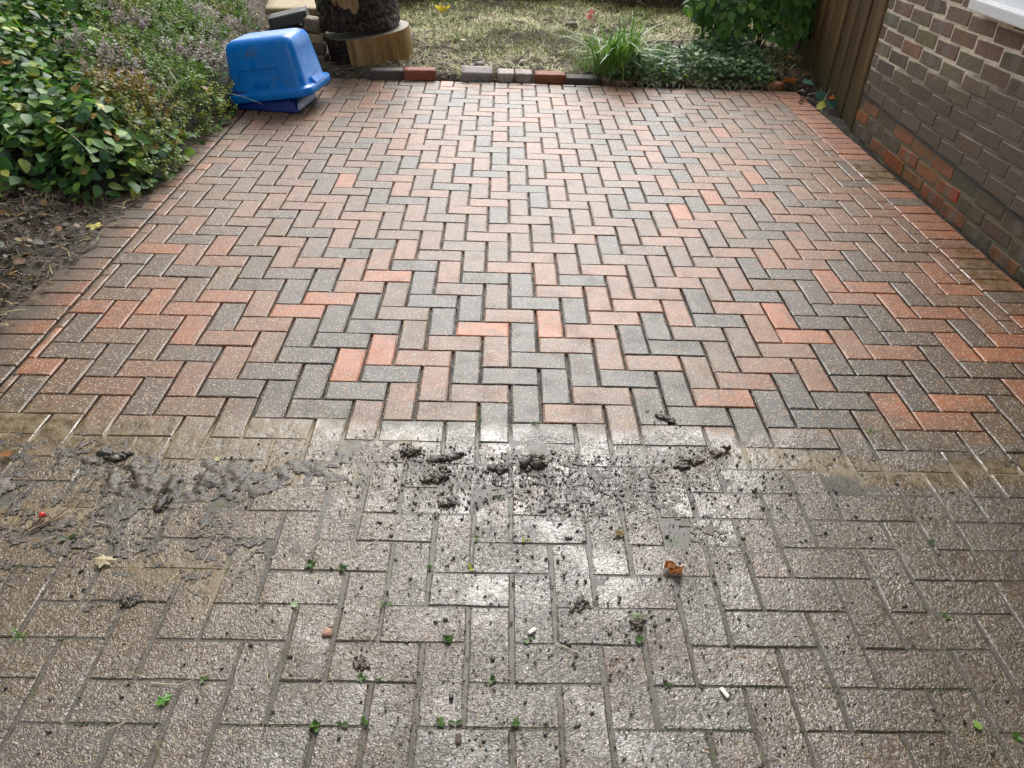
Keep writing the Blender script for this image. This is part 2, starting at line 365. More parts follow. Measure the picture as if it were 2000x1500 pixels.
H = amp*((n_a-.56)*.030+rid*.0055)+amp*(n_b-.5)*.020-.0030+(n_c-.5)*.002
H = np.maximum(H, thin*(wr*.0030+(n_b-.5)*.006)-.0013)
keep = H > -.0005
Zm = H+.0012
F = grid_faces(len(gx), len(gy)); kf = keep.ravel()[F].all(1); F = F[kf]
used = np.unique(F); remap = -np.ones(X.size, int); remap[used] = np.arange(len(used))
tm = NT('wet_mud'); P = tm.pos()
cm = tm.mix(tm.mr(tm.noise(P, 26, 4, .65), .35, .65), (.020, .014, .008), (.066, .046, .025)); cm = tm.mix(tm.mr(tm.noise(P, 60, 3), .55, .7, 0, .6), cm, (.14, .105, .065))
hm = tm.math('ADD', tm.math('MULTIPLY', tm.noise(P, 130, 3, .6, .8), 1.6), tm.noise(P, 420, 2))
tm.bsdf(Base_Color=cm, Roughness=tm.mr(tm.noise(P, 35, 3), .38, .62, .16, .45), Normal=tm.bump(hm, .7, .0025), Coat_Weight=.22, Coat_Roughness=.18, Coat_Normal=tm.bump(hm, .5, .0025))
MUD = tm.m
tag(link('mud', arr_mesh('mud', np.stack([X, Y, Zm], -1).reshape(-1, 3)[used], remap[F]), MUD, smooth=True), 'smeared wet mud lying across the unwashed half of the drive', 'mud', kind='stuff')

# ---- many small pieces: one joined mesh from a template
def frames(nrm, dirv):
    nrm = nrm/np.linalg.norm(nrm, axis=1, keepdims=True)
    d = dirv-(dirv*nrm).sum(1, keepdims=True)*nrm; d = d/np.maximum(np.linalg.norm(d, axis=1, keepdims=True), 1e-6)
    s = np.cross(d, nrm); return np.stack([s, d, nrm], -1)
def scatter(name, TV, TF, pos, M, scale, tint, mat, parent=None, smooth=True):
    TV = np.asarray(TV, float); TF = np.asarray(TF, int); N = len(pos); scale = np.asarray(scale, float)
    sv = scale[:, None, None] if scale.ndim == 1 else scale[:, None, :]
    V = np.einsum('nij,nkj->nki', M, TV[None]*sv)+pos[:, None]
    F = TF[None]+(np.arange(N)*len(TV))[:, None, None]
    t = np.repeat(tint, len(TV), 0) if tint is not None else None
    return link(name, arr_mesh(name, V.reshape(-1, 3), F.reshape(-1, TF.shape[1]), t), mat, parent, smooth)
def ico(sub, seed, amp):
    bm = bmesh.new(); bmesh.ops.create_icosphere(bm, subdivisions=sub, radius=1)
    V = np.array([v.co[:] for v in bm.verts]); F = np.array([[v.index for v in f.verts] for f in bm.faces]); bm.free()
    n = fbm(V[:, 0]*1.7+seed*3.1+V[:, 2]*2.3, V[:, 1]*1.7+seed*1.7-V[:, 2]*1.9, seed, 3)
    return V*(1+amp*(n-.5)*2)[:, None], F
def rand_rot(N, tilt=.4):
    a = rng.uniform(0, 2*np.pi, N); nrm = np.stack([rng.normal(0, tilt, N), rng.normal(0, tilt, N), np.ones(N)], 1)
    return frames(nrm, np.stack([np.cos(a), np.sin(a), np.zeros(N)], 1))
N = 9000
cx = np.where(rng.random(N) < .72, rng.normal(.72, .36, N), rng.uniform(-1., 2.5, N)); cy = np.where(rng.random(N) < .4, rng.normal(-.47, .10, N), rng.uniform(-1.5, -.34, N))
sat = [(.308, -.352, .036), (.405, -.378, .06), (.398, -.45, .05), (.668, -.392, .045), (.566, -.415, .035), (1.088, -.165, .03), (1.212, -.33, .025), (1.126, -.375, .05), (-.532, -.395, .05), (-.325, -.57, .05), (.425, -.565, .03), (.758, -.89, .025), (.888, -.945, .02)]
cx = np.concatenate([cx]+[rng.normal(a, c*1.2, 60) for a, b, c in sat]); cy = np.concatenate([cy]+[np.minimum(rng.normal(b, c*.8, 60), -.285 if b < -.2 else -.13) for a, b, c in sat])
ok = (cx > -1) & (cx < 2.5) & ((cy < -.27+.06*np.sin(cx*7)) | (np.arange(len(cx)) >= 9000)); cx, cy = cx[ok], cy[ok]; N = len(cx)
s = np.minimum(.00135*np.exp(rng.normal(0, .58, N)), .0055); s3 = np.stack([s*rng.uniform(.9, 1.9, N), s*rng.uniform(.7, 1.1, N), s*.6], 1)
TV, TF = ico(1, 4, .35)
dk = rng.uniform(.65, 1.3, N)[:, None]*np.array([[.050, .043, .035]])
CRUMB = tint_mat('crumb_mud', 'attr', rough=.32, var=.3, nscale=150, bump=.4, bdist=.001, coord='pos')
tag(scatter('mud_crumbs', TV, TF, np.stack([cx, cy, s*.35+.001], 1), rand_rot(N), s3, dk, CRUMB), 'dark wet mud crumbs spattered over the unwashed blocks', 'mud', kind='stuff')

def clump(label, x, y, L, W, H, rot, seed):
    r = np.random.default_rng(seed); VV, FF = [], []; o = 0
    for k in range(46):
        V, F = ico(2 if k < 5 else 1, seed*7+k, .75); f = r.uniform(.30, .48) if k < 5 else r.uniform(.10, .26)
        m_ = min(L, W*1.6); px, py = (np.clip(r.normal(0, .36), -.62, .62)*L*1.15, np.clip(r.normal(0, .36), -.62, .62)*W*1.15); ed = min(1, math.hypot(px/L, py/W))
        e3 = np.array([m_*f*r.uniform(.8, 1.4), m_*f*r.uniform(.8, 1.2), m_*f*.85]) if k >= 5 else np.array([L*max(f, .42), W*max(f, .45), H*.5])
        V = V*e3+np.array([px, py, (H*.50*(1-ed**2)*r.uniform(.2, 1) if k >= 5 else H*.15)])
        VV.append(V); FF.append(F+o); o += len(V)
    V = np.concatenate(VV); V[:, 2] = np.maximum(V[:, 2], -.004)
    ob = link('mud_clump', arr_mesh('mud_clump', V, np.concatenate(FF)), MUD, smooth=True); ob.location = (x, y, .001); ob.rotation_euler.z = rot
    return tag(ob, label, 'mud clump', 'clods of mud on the drive')
for a in [
    ('squarish dark mud clod nearest the red topped row of clean blocks', .308, -.352, .036, .022, .016, .1, 1),
    ('long dark mud clod right of the squarish one, rising to the right', .405, -.378, .060, .017, .014, .25, 2),
    ('low ragged dark mud clod trailing down from the long clod', .398, -.45, .048, .024, .014, .7, 3),
    ('tallest crumbly mud clod on the pale wet block', .668, -.392, .042, .026, .030, .4, 4),
    ('small crumbly mud clod with a white chip, left of the tallest clod', .566, -.415, .030, .018, .012, -.2, 5),
    ('thin streak of mud on a clean block right of the centre', 1.088, -.165, .034, .013, .008, -.5, 6),
    ('small dark clod beside the brown crumpled leaf on the tan silt', 1.212, -.330, .018, .022, .012, .2, 7),
    ('flat patch of black mud just left of the tan silt pool', 1.126, -.375, .048, .020, .010, .4, 8),
    ('round black clod at the edge of the tan silt on the left', -.532, -.395, .044, .020, .020, .1, 9),
    ('upright lump of black mud amid the brown smear', -.325, -.57, .026, .050, .016, -.2, 10),
    ('short rolled mud clod above a joint in the centre blocks', .425, -.565, .026, .010, .010, .05, 11),
    ('small dark splat of mud on a near left block', .270, -1.055, .016, .024, .007, .5, 12),
    ('low mossy mud lump sitting at a corner joint on the left', -.285, -.90, .024, .022, .009, 0, 13),
    ('dark twisted mud lump beside the round bare wet spot', .758, -.89, .014, .030, .009, -.5, 14),
    ('small mud lump beside a pale green leaf on grey blocks', .888, -.945, .018, .013, .011, .2, 15)]: clump(*a)

# ================================================================== HOUSE WALL
WX, SL = 2.85, .0242
HB = []
house = thing('house', 'brown brick house side wall with a white window sill', 'house', (WX, 2.95, -.1))
def to(o, par): o.parent = par; o.matrix_parent_inverse = par.matrix_world.inverted(); return o
bpy.context.view_layer.update()
def box_verts(x0, x1, y0, y1, z0, z1): return [(x0, y0, z0), (x1, y0, z0), (x1, y1, z0), (x0, y1, z0), (x0, y0, z1), (x1, y0, z1), (x1, y1, z1), (x0, y1, z1)]
BF = [(0, 3, 2, 1), (4, 5, 6, 7), (0, 1, 5, 4), (1, 2, 6, 5), (2, 3, 7, 6), (3, 0, 4, 7)]
def box(name, b, mat, parent=None, bevel=0.0, loc=None):
    bm = bmesh.new(); vs = [bm.verts.new(v) for v in box_verts(*b)]
    for f in BF: bm.faces.new([vs[i] for i in f])
    if bevel: bmesh.ops.bevel(bm, geom=bm.edges[:], offset=bevel, segments=2, affect='EDGES', profile=.6)
    me = bpy.data.meshes.new(name); bm.to_mesh(me); bm.free(); o = link(name, me, mat)
    if parent is not None: to(o, parent)
    return o
# mortar core behind the bricks
t = NT('mortar'); P = t.pos(); x, y, z = t.sep(P)[0:3]
ln = t.noise(P, 4, 4); up = t.math('ADD', z, t.math('MULTIPLY', t.math('SUBTRACT', ln, .5), .3))
lim = t.mr(y, 2.95, 1.6, .33, .62, False)
dirt = t.mr(t.math('SUBTRACT', up, lim), .10, -.08)
lim_c = (.80, .72, .57)
c = t.mix(t.mr(t.noise(P, 50, 4), .3, .7), lim_c, (.60, .52, .39)); c = t.mix(t.math('MULTIPLY', dirt, .92), c, t.mix(t.noise(P, 30, 3), (.06, .05, .036), (.16, .135, .10)))
c = t.mix(t.math('MULTIPLY', t.mr(z, .22, .1), t.mr(t.noise(P, 16, 3), .4, .6, .2, .9)), c, (.15, .14, .06))
t.bsdf(Base_Color=c, Roughness=.8, Normal=t.bump(t.noise(P, 140, 4), .8, .004)); MORTAR = t.m
t = NT('house_brick'); P = t.pos(); O = t.obj(); x, y, z = t.sep(P)[0:3]; oi = t.n('ObjectInfo')
base = t.mix(1.0, oi.outputs['Color'], t.mr(t.noise(P, 45, 5, .65), .25, .75, .6, 1.4, False), 'MULTIPLY')
strk = t.noise(t.n('Mapping', {'Vector': P, 'Scale': (30, 30, 3)}).outputs[0], 1, 3)
base = t.mix(t.mr(strk, .5, .7, 0, .3), base, (.17, .14, .10))
od = t.n('VectorMath', {0: O}, operation='LENGTH').outputs['Value']
kiss = t.math('MULTIPLY', t.mr(t.math('ADD', od, t.math('MULTIPLY', t.math('SUBTRACT', t.noise(P, 30, 2), .5), .03)), .045, .022), t.math('GREATER_THAN', oi.outputs['Random'], .66))
base = t.mix(t.math('MULTIPLY', kiss, .6), base, (.19, .175, .155))
ln = t.noise(P, 4, 4); up = t.math('ADD', z, t.math('MULTIPLY', t.math('SUBTRACT', ln, .5), .3)); lim = t.mr(y, 2.95, 1.6, .33, .62, False)
dirt = t.math('MULTIPLY', t.mr(t.math('SUBTRACT', up, lim), .10, -.08), t.mr(z, .10, .24, .25, 1))
base = t.mix(t.math('MULTIPLY', dirt, .72), base, t.mix(t.noise(P, 24, 4), (.058, .044, .027), (.115, .090, .058)))
base = t.mix(t.math('MULTIPLY', t.mr(z, .2, .0), t.mr(t.noise(P, 14, 4), .48, .64, 0, .5)), base, (.050, .048, .018))
v = t.vor(P, 150); sp = t.math('MULTIPLY', t.mr(v.outputs['Distance'], .35, .2), t.math('GREATER_THAN', t.sep(v.outputs['Color'])[0], .9))
base = t.mix(t.math('MULTIPLY', sp, .5), base, (.4, .36, .29))
t.bsdf(Base_Color=base, Roughness=t.mr(dirt, 0, 1, .75, .5), Normal=t.bump(t.math('ADD', t.noise(P, 120, 4, .7), t.math('MULTIPLY', t.noise(P, 35, 3), 1.0)), .8, .004)); BRICK = t.m
t = NT('distant_brickwork'); P = t.pos(); s_ = t.sep(P); cb = t.n('CombineXYZ', {0: s_[1], 1: s_[2]}).outputs[0]
bt = t.n('TexBrick', {'Vector': cb, 'Color1': (.10, .08, .065), 'Color2': (.17, .12, .09), 'Mortar': (.45, .40, .32), 'Scale': 1.0, 'Mortar Size': .006, 'Brick Width': .2425, 'Row Height': .0815})
t.bsdf(Base_Color=bt.outputs[0], Roughness=.8, Normal=t.bump(bt.outputs[1], .5, -.01)); FARBRICK = t.m
core = box('wall_core', (WX+.0035, WX+.24, .45, 2.985, -.32, 1.06), MORTAR, house)
box('upper_wall', (WX+.002, WX+.24, .45, 2.985, 1.06, 5.3), FARBRICK, house)
box('near_wall', (WX+.003, WX+.24, -4.2, .45, -.32, 5.3), FARBRICK, house)
roof_m = plain('roof_tile', (.13, .07, .05), .7)
box('roof', (WX-.45, WX+4, -4.6, 3.3, 5.3, 5.45), roof_m, house)
bv = {}
def brick_mesh(L, H, k):
    key = (round(L, 3), round(H, 3), k)
    if key not in bv:
        r = random.Random(k*31+int(L*1000)); bm = bmesh.new()
        pts = []
        for xx, ins in ((.05, 0), (0.0025, 0), (0, .004)):
            for (a, b) in ((-1, -1), (0, -1), (1, -1), (1, 1), (0, 1), (-1, 1)):
                j = r.uniform(-.0025, .0025) if a == 0 else 0
                pts.append(bm.verts.new((xx+ (r.uniform(-.0012, .0012) if xx < .04 else 0), a*(L/2-ins)+r.uniform(-.0018, .0018), b*(H/2-ins)+j+r.uniform(-.0018, .0018))))
        for lv in (0, 1):
            for q in range(6):
                p = (q+1) % 6; bm.faces.new((pts[lv*6+p], pts[lv*6+q], pts[lv*6+6+q], pts[lv*6+6+p]))
        bm.faces.new([pts[i] for i in (12, 17, 16, 13)]); bm.faces.new([pts[i] for i in (13, 16, 15, 14)])
        bmesh.ops.recalc_face_normals(bm, faces=bm.faces[:])
        me = bpy.data.meshes.new('brick'); bm.to_mesh(me); bm.free(); me.materials.append(BRICK); bv[key] = me
    return bv[key]
rb = random.Random(5); CO, LE = .0815, .2425
RED = {(-3, 6), (-2, 3), (-3, 3), (-2, 5), (-1, 5), (-1, 6), (-2, 4), (-3, 4)}
for n in range(-5, 10):
    zc = .222+CO*n+CO/2
    ph = (2.755 if n % 2 else 2.637) if n >= 0 else (2.42 if n % 2 else 2.299)
    y1 = ph
    while y1 < 2.985: y1 += LE
    k = 0
    while y1 > .62:
        hi, lo = min(y1, 2.985), y1-LE; L = hi-lo-.0155; yc = (hi+lo)/2; k += 1
        if L > .03:
            if n == -3 and abs(yc-2.30) < .02: y1 -= LE; continue
            o = bpy.data.objects.new('brick', brick_mesh(round(L, 3), CO-.0155, rb.randrange(6))); COL.objects.link(o)
            o.location = (WX+rb.uniform(-.0015, .0015), yc, zc-SL*(2.92-yc)); o.rotation_euler = (-0.024+rb.gauss(0, .004), rb.gauss(0, .01), rb.gauss(0, .008))
            to(o, core)
            r = rb.random()
            if n < 0: c = (.30, .095, .030) if (r < .55 and n > -4) or ((n, k) in RED and r < .8) else (.100, .074, .042)
            else:
                c = (.125, .090, .055) if r < .45 else (.092, .068, .044) if r < .74 else (.165, .100, .060) if r < .86 else (.165, .138, .098)
                if n >= 3: c = tuple(a*1.3 for a in c)
            o.color = (*[a*rb.uniform(.85, 1.15) for a in c], 1)
        y1 -= LE
DPC = plain('damp_course_felt', (.022, .022, .024), .45)
V = []
for i in range(26):
    yy = .46+i*(2.985-.46)/25; zz = .222-SL*(2.92-yy); q = .0012*math.sin(i*2.3)
    V += [(WX-.005+q, yy, zz-.0035), (WX-.005+q, yy, zz+.0035), (WX+.02, yy, zz+.004), (WX+.02, yy, zz-.004)]
F = []
for i in range(25):
    for a in range(4): b = (a+1) % 4; F.append((i*4+a, i*4+b, i*4+4+b, i*4+4+a))
to(link('damp_course', py_mesh('damp_course', V, F), DPC), house)
# terracotta air brick with rows of square holes
terr = plain('terracotta', (.32, .10, .035), .7, var=.3)

def multi_box(name, boxes, mat, parent=None):
    V, F = [], []
    for b in boxes:
        o = len(V); V += box_verts(*b); F += [tuple(i+o for i in f) for f in BF]
    o = link(name, py_mesh(name, V, F), mat)
    if parent is not None: to(o, parent)
    return o
ya, yb, za = 2.188, 2.416, .222-3*CO-SL*.62+.006; zb = za+.070
bars = [(WX-.004, WX+.03, ya, ya+.012, za, zb), (WX-.004, WX+.03, yb-.012, yb, za, zb)]
for k in range(13): q = ya+.012+(yb-ya-.024)*(k+1)/14; bars.append((WX-.0035, WX+.03, q-.0035, q+.0035, za+.008, zb-.008))
for k in range(5): q = za+(zb-za)*k/4; bars.append((WX-.003, WX+.03, ya+.012, yb-.012, max(za, q-.004), min(zb, q+.004)))
abk = multi_box('air_brick', bars, terr, house); tag(abk, 'orange terracotta air brick with rows of square holes')
multi_box('weep_vent', [(WX-.004, WX+.02, 1.592, 1.602, .055, .105)], plain('red_plastic', (.45, .05, .025), .4), house)
WHITE = plain('white_plastic', (.78, .79, .80), .35, var=.05)
sill = box('window_sill', (WX-.075, WX+.05, .48, 1.955, .893-.02, .925), WHITE, house, bevel=.006)
multi_box('window_frame', [(WX-.006, WX+.01, .48, 1.93, .926, .99), (WX-.006, WX+.01, .48, .55, .99, 2.05), (WX-.006, WX+.01, 1.86, 1.93, .99, 2.05), (WX-.006, WX+.01, .48, 1.93, 2.05, 2.12)], WHITE, house)
gl = NT('window_glass'); gl.bsdf(Base_Color=(.02, .025, .03), Roughness=.03)
box('window_pane', (WX-.002, WX+.004, .55, 1.86, .99, 2.05), gl.m, house)

# narrow channel between the kerb and the wall
st = .02; gx = np.arange(XR_OUT-.03, WX+.10, .012); gy = np.arange(-1.7, 4.1, st); X, Y = np.meshgrid(gx, gy)
Z = -.045+.03*sstep(2.3, 3.1, Y)+(fbm(X*30, Y*14, 9)-.5)*.03
tag(link('wall_channel', arr_mesh('wall_channel', np.stack([X, Y, Z], -1).reshape(-1, 3), grid_faces(len(gx), len(gy))), soil_mat('channel_soil', (.014, .012, .009), (.036, .030, .022), .85), smooth=True), 'dark wet earth channel between the block edging and the house wall', 'channel', kind='structure')

# ================================================================== WOODEN FENCE
fence = thing('fence', 'weathered brown timber fence with ragged bottom beside the brick wall', 'fence', (2.86, 2.97, 0))
fdir = Vector((.13, 1.18, 0)).normalized(); fang = math.atan2(fdir.y, fdir.x); fence.rotation_euler.z = fang
t = NT('old_timber'); O = t.obj(); oi = t.n('ObjectInfo')
gr = t.noise(t.n('Mapping', {'Vector': O, 'Scale': (30, 30, 1.3)}).outputs[0], 1, 5, .65, .6)
c = t.ramp(gr, [(.25, (.024, .016, .009)), (.48, (.066, .045, .022)), (.62, (.108, .076, .038)), (.8, (.18, .13, .07))])
c = t.mix(1.0, c, t.mix(1.0, oi.outputs['Color'], (1.15, 1.0, .72), 'MULTIPLY'), 'MULTIPLY')
oz = t.sep(t.pos())[2]
c = t.mix(t.math('MULTIPLY', t.mr(oz, .5, .0), t.mr(t.noise(t.pos(), 9, 4), .3, .65, .3, .85)), c, (.045, .046, .020))
t.bsdf(Base_Color=c, Roughness=.7, Normal=t.bump(gr, .6, .006), Specular_IOR_Level=.15); TIMBER = t.m
rf = random.Random(9); xx = -.012
for k in range(12):
    wd = rf.uniform(.24, .33); n = 15; V = []
    prof = []
    for q in range(n):
        a = q/(n-1); th = .013-.003*a+.0005*math.sin(a*9+k); prof.append((a*wd, th))
    zs = [None, .3, .8, 1.3, 1.8]
    jag = [rf.uniform(-.010, .022) for _ in range(n)]
    if k < 2: jag = [j-.01*(n-1-q)/n for q, j in enumerate(jag)]
    for z in zs:
        for q, (a, th) in enumerate(prof):
            e = rf.uniform(-.004, .004) if (k == 0 and q == 0) else 0
            zz = (-.012+jag[q]+.004*k) if z is None else z
            V.append((a+e, th+.002*(k % 2), zz)); V.append((a+e, -.004+.002*(k % 2), zz))
    F = []
    for lv in range(4):
        for q in range(n-1):
            a = (lv*n+q)*2; b = a+2; c_ = a+2*n; d = c_+2
            F += [(a, b, d, c_), (b+1, a+1, c_+1, d+1)]
        a = lv*n*2; c_ = a+2*n; F.append((a+1, a, c_, c_+1)); a = (lv*n+n-1)*2; c_ = a+2*n; F.append((a, a+1, c_+1, c_))
    o = link('board', py_mesh('board', V, F), TIMBER, fence); o.location = (xx, 0, 0); m = rf.uniform(.72, 1.15); o.color = (m, m*rf.uniform(.93, 1.0), m*rf.uniform(.85, 1), 1)
    o.data.polygons.foreach_set('use_smooth', np.ones(len(o.data.polygons), bool)); xx += wd-.006
for z in (.35, 1.45): o = link('rail', py_mesh('rail', box_verts(0, 3.4, -.06, -.006, z, z+.09), BF), TIMBER, fence)

# ================================================================== GARDEN BED beyond the drive
def bed_z(x, y):
    x = np.asarray(x, float); y = np.asarray(y, float)
    z = .035+.030*sstep(3.95, 5.5, y)+.02*sstep(5.5, 6.6, y)
    lip = 6.75+.18*np.sin(x*2.1)+.1*np.sin(x*5.3+1)
    z = z+.26*sstep(lip, lip+.10, y)
    z = z+(fbm(x*3, y*3, 51)-.5)*.10+(fbm(x*14, y*14, 61)-.5)*.045
    z = z*(1-.0*x)-.09*sstep(4.06, 3.92, y)
    return z
gx = np.linspace(-2.6, 4.4, 300); gy = np.linspace(3.87, 11, 300); X, Y = np.meshgrid(gx, gy)
BEDM = soil_mat('bed_soil', (.030, .023, .015), (.105, .080, .050), .8)
tag(link('garden_bed', arr_mesh('garden_bed', np.stack([X, Y, bed_z(X, Y)], -1).reshape(-1, 3), grid_faces(300, 300)), BEDM, smooth=True), 'rough garden bed of crumbly soil beyond the brick edging', 'garden bed', kind='structure')
def left_z(x, y): return .004+.05*sstep(-1.26, -1.8, x)+(fbm(np.asarray(x)*7, np.asarray(y)*7, 71)-.5)*.07*sstep(-1.24, -1.4, x)+(fbm(np.asarray(x)*25, np.asarray(y)*25, 77)-.5)*.055*sstep(-1.235, -1.3, x)
def spill_z(X, Y):
    e = -1.150+(fbm(X*3, Y*3, 73, 3)-.5)*.16+(fbm(X*16, Y*16, 75, 3)-.5)*.09-.03*sstep(.9, .2, Y)
    return np.where(X > -1.30, np.maximum(left_z(X, Y)*sstep(-1.12, -1.25, X), .004+(fbm(X*40, Y*40, 79, 2)-.5)*.012)*sstep(e+.02, e-.05, X)-.03*sstep(e-.06, e+.02, X), left_z(X, Y))
gx = np.concatenate([np.linspace(-4.6, -2.3, 60), np.linspace(-2.28, -.98, 120)]); gy = np.linspace(-1.7, 5.6, 620); X, Y = np.meshgrid(gx, gy)
tag(link('left_bed', arr_mesh('left_bed', np.stack([X, Y, spill_z(X, Y)], -1).reshape(-1, 3), grid_faces(180, 620)), soil_mat('left_soil', (.012, .009, .006), (.055, .038, .022), .62, wet=.1), smooth=True), 'dark wet soil bed with debris left of the driveway', 'soil bed', kind='structure')

# ribbons: blades and straws
def ribbons(name, paths, widths, tint, mat, parent=None, fold=.0):
    """paths (N,K,3); flat tapered ribbons"""
    P_ = np.asarray(paths); N, K, _ = P_.shape
    d = np.gradient(P_, axis=1); up = np.array([0, 0, 1.])
    s = np.cross(d, up); l = np.linalg.norm(s, axis=2, keepdims=True); s = np.where(l > 1e-5, s/np.maximum(l, 1e-5), np.array([1., 0, 0]))
    tp = np.asarray(widths)[:, None, None]*np.linspace(1, 0, K)[None, :, None]**.45*.5
    A = P_-s*tp; B = P_+s*tp
    V = np.stack([A, B], 2).reshape(-1, 3)
    base = np.arange(N)[:, None]*(2*K)+np.arange(K-1)[None]*2
    F = np.stack([base, base+1, base+3, base+2], -1).reshape(-1, 4)
    return link(name, arr_mesh(name, V, F, np.repeat(tint, 2*K, 0)), mat, parent, True)
def blades(x, y, z, L, lean, az, droop, K=5):
    """arching blades"""
    t_ = np.linspace(0, 1, K)[None]
    r = (np.sin(lean)[:, None]*t_+droop[:, None]*.55*t_**2)*L[:, None]; h = (np.cos(lean)[:, None]*t_-droop[:, None]*.62*t_**2.3)*L[:, None]
    return np.stack([x[:, None]+np.cos(az)[:, None]*r, y[:, None]+np.sin(az)[:, None]*r, z[:, None]+h], -1)
BLADE = tint_mat('grass_blade', 'attr', rough=.5, var=.25, nscale=40, transl=.25, coord='pos')
STRAW = tint_mat('dry_straw', 'attr', rough=.65, var=.25, nscale=60, coord='pos')
def pal(N, cols, wts, jit=.2):
    i = rng.choice(len(cols), N, p=np.array(wts)/sum(wts)); return np.array(cols)[i]*rng.uniform(1-jit, 1+jit, (N, 1))*rng.uniform(.93, 1.07, (N, 3))
# dry mown grass: flat lying straw thatch + short upright tufts
N = 46000
x = rng.uniform(-1.5, 4.0, N); y = 3.98+rng.random(N)**.8*3.4
cov = fbm(x*1.6, y*1.6, 91, 3); keepm = rng.random(N) < np.clip((cov-.38)*6+.6*sstep(4.3, 5.3, y), .12, 1)
x, y = x[keepm], y[keepm]; N = len(x)
az = rng.uniform(0, 2*np.pi, N); L = rng.uniform(.03, .11, N)
pth = blades(x, y, bed_z(x, y)+.002, L, rng.uniform(.75, 1.45, N), az, rng.uniform(.1, .7, N), 4)
yel = fbm(x*1.2+4, y*1.2, 95, 3)[:, None]
tc = pal(N, [(.46, .38, .20), (.36, .29, .15), (.24, .19, .10), (.36, .37, .10), (.17, .24, .05)], [3.2, 2.5, 1.5, 3.4, 3])
tc = tc*(.75+.75*yel)
tag(ribbons('dry_grass', pth, rng.uniform(.0035, .007, N), tc, STRAW), 'flattened dry straw coloured grass covering the garden bed', 'dry grass', kind='stuff')
N = 22000
x = rng.uniform(-1.4, 3.2, N); y = rng.uniform(4.5, 8.2, N); g = fbm(x*1.9+2, y*1.9+7, 99, 3); kk = (g > .45-.10*sstep(5.0, 6.8, y)); x, y = x[kk], y[kk]; N = len(x)
pth = blades(x, y, bed_z(x, y), rng.uniform(.03, .10, N), rng.uniform(.1, .8, N), rng.uniform(0, 6.28, N), rng.uniform(0, .6, N), 4)
tag(ribbons('green_grass', pth, rng.uniform(.003, .0055, N), pal(N, [(.12, .17, .03), (.20, .22, .05), (.07, .12, .025), (.33, .33, .10)], [3, 3, 2, 1]), BLADE), 'short yellowish green grass tufts growing through the dry thatch', 'grass', kind='stuff')
# ragged grass hanging over the small bank behind
N = 2600; x = rng.uniform(-1.6, 3.4, N); lip = 6.75+.18*np.sin(x*2.1)+.1*np.sin(x*5.3+1); y = lip+rng.uniform(.02, .35, N)
pth = blades(x, y, bed_z(x, y), rng.uniform(.10, .24, N), rng.uniform(.4, 1.2, N), rng.normal(-1.57, .7, N), rng.uniform(.5, 1.1, N), 5)
tag(ribbons('bank_grass', pth, rng.uniform(.005, .009, N), pal(N, [(.30, .28, .10), (.16, .19, .05), (.09, .12, .03), (.36, .31, .18)], [3, 3, 2, 2]), BLADE), 'rough grass hanging over the low bank at the back', 'grass', kind='stuff')
# litter, pebbles and clods on the bed
N = 1500; x = rng.uniform(-1.5, 3.1, N); y = 3.95+rng.random(N)**1.6*2.6; TV, TF = ico(1, 8, .5); s = .005*np.exp(rng.normal(0, .5, N))
tag(scatter('bed_clods', TV, TF, np.stack([x, y, bed_z(x, y)+s*.4], 1), rand_rot(N, .6), np.stack([s*1.3, s, s*.8], 1), pal(N, [(.08, .065, .045), (.14, .115, .08), (.30, .27, .22)], [5, 4, .7]), CRUMB), 'crumbs of soil and small stones over the garden bed', 'soil crumbs', kind='stuff')
N = 1700; x = -1.24-rng.random(N)**1.3*1.2; y = rng.uniform(-.4, 3, N); s = .0038*np.exp(rng.normal(0, .5, N))
tag(scatter('soil_clods', TV, TF, np.stack([x, y, left_z(x, y)+s*.4], 1), rand_rot(N, .6), np.stack([s*1.3, s, s*.8], 1), pal(N, [(.05, .04, .03), (.09, .07, .05), (.35, .31, .25)], [6, 4, .5]), CRUMB), 'dark soil crumbs and chips of stone in the left bed', 'soil crumbs', kind='stuff')
N = 2600; x = -1.17-rng.random(N)**1.2*1.2; y = rng.uniform(-.3, 2.2, N); az = rng.uniform(0, 6.28, N)
pth = blades(x, y, left_z(x, y)+rng.uniform(.002, .02, N), rng.uniform(.02, .10, N), rng.uniform(1.2, 1.6, N), az, rng.uniform(-.1, .3, N), 4)
tag(ribbons('twig_litter', pth, rng.uniform(.0022, .0062, N), pal(N, [(.10, .068, .036), (.30, .23, .13), (.055, .038, .022), (.20, .21, .07), (.14, .062, .028)], [4, 1.1, 4, .9, 1.2]), STRAW), 'thin twigs and dead stalks strewn over the left soil bed', 'plant litter', kind='stuff')
# fine straw bits on the unwashed blocks
N = 420; x = np.where(rng.random(N) < .55, rng.uniform(-.95, .3, N), rng.uniform(-.8, 2.3, N)); y = np.where(rng.random(N) < .5, rng.normal(-.55, .14, N), rng.uniform(-1.45, -.35, N)); y = np.minimum(y, -.30)
pth = blades(x, y, np.full(N, .004), rng.uniform(.012, .055, N), rng.uniform(1.45, 1.57, N), rng.uniform(0, 6.28, N), rng.uniform(-.02, .04, N), 4)
tag(ribbons('straw_bits', pth, rng.uniform(.0009, .0018, N), pal(N, [(.40, .34, .22), (.22, .17, .10), (.20, .24, .08)], [4, 3, 1]), STRAW), 'short bits of straw stuck to the wet muddy blocks', 'straw', kind='stuff')

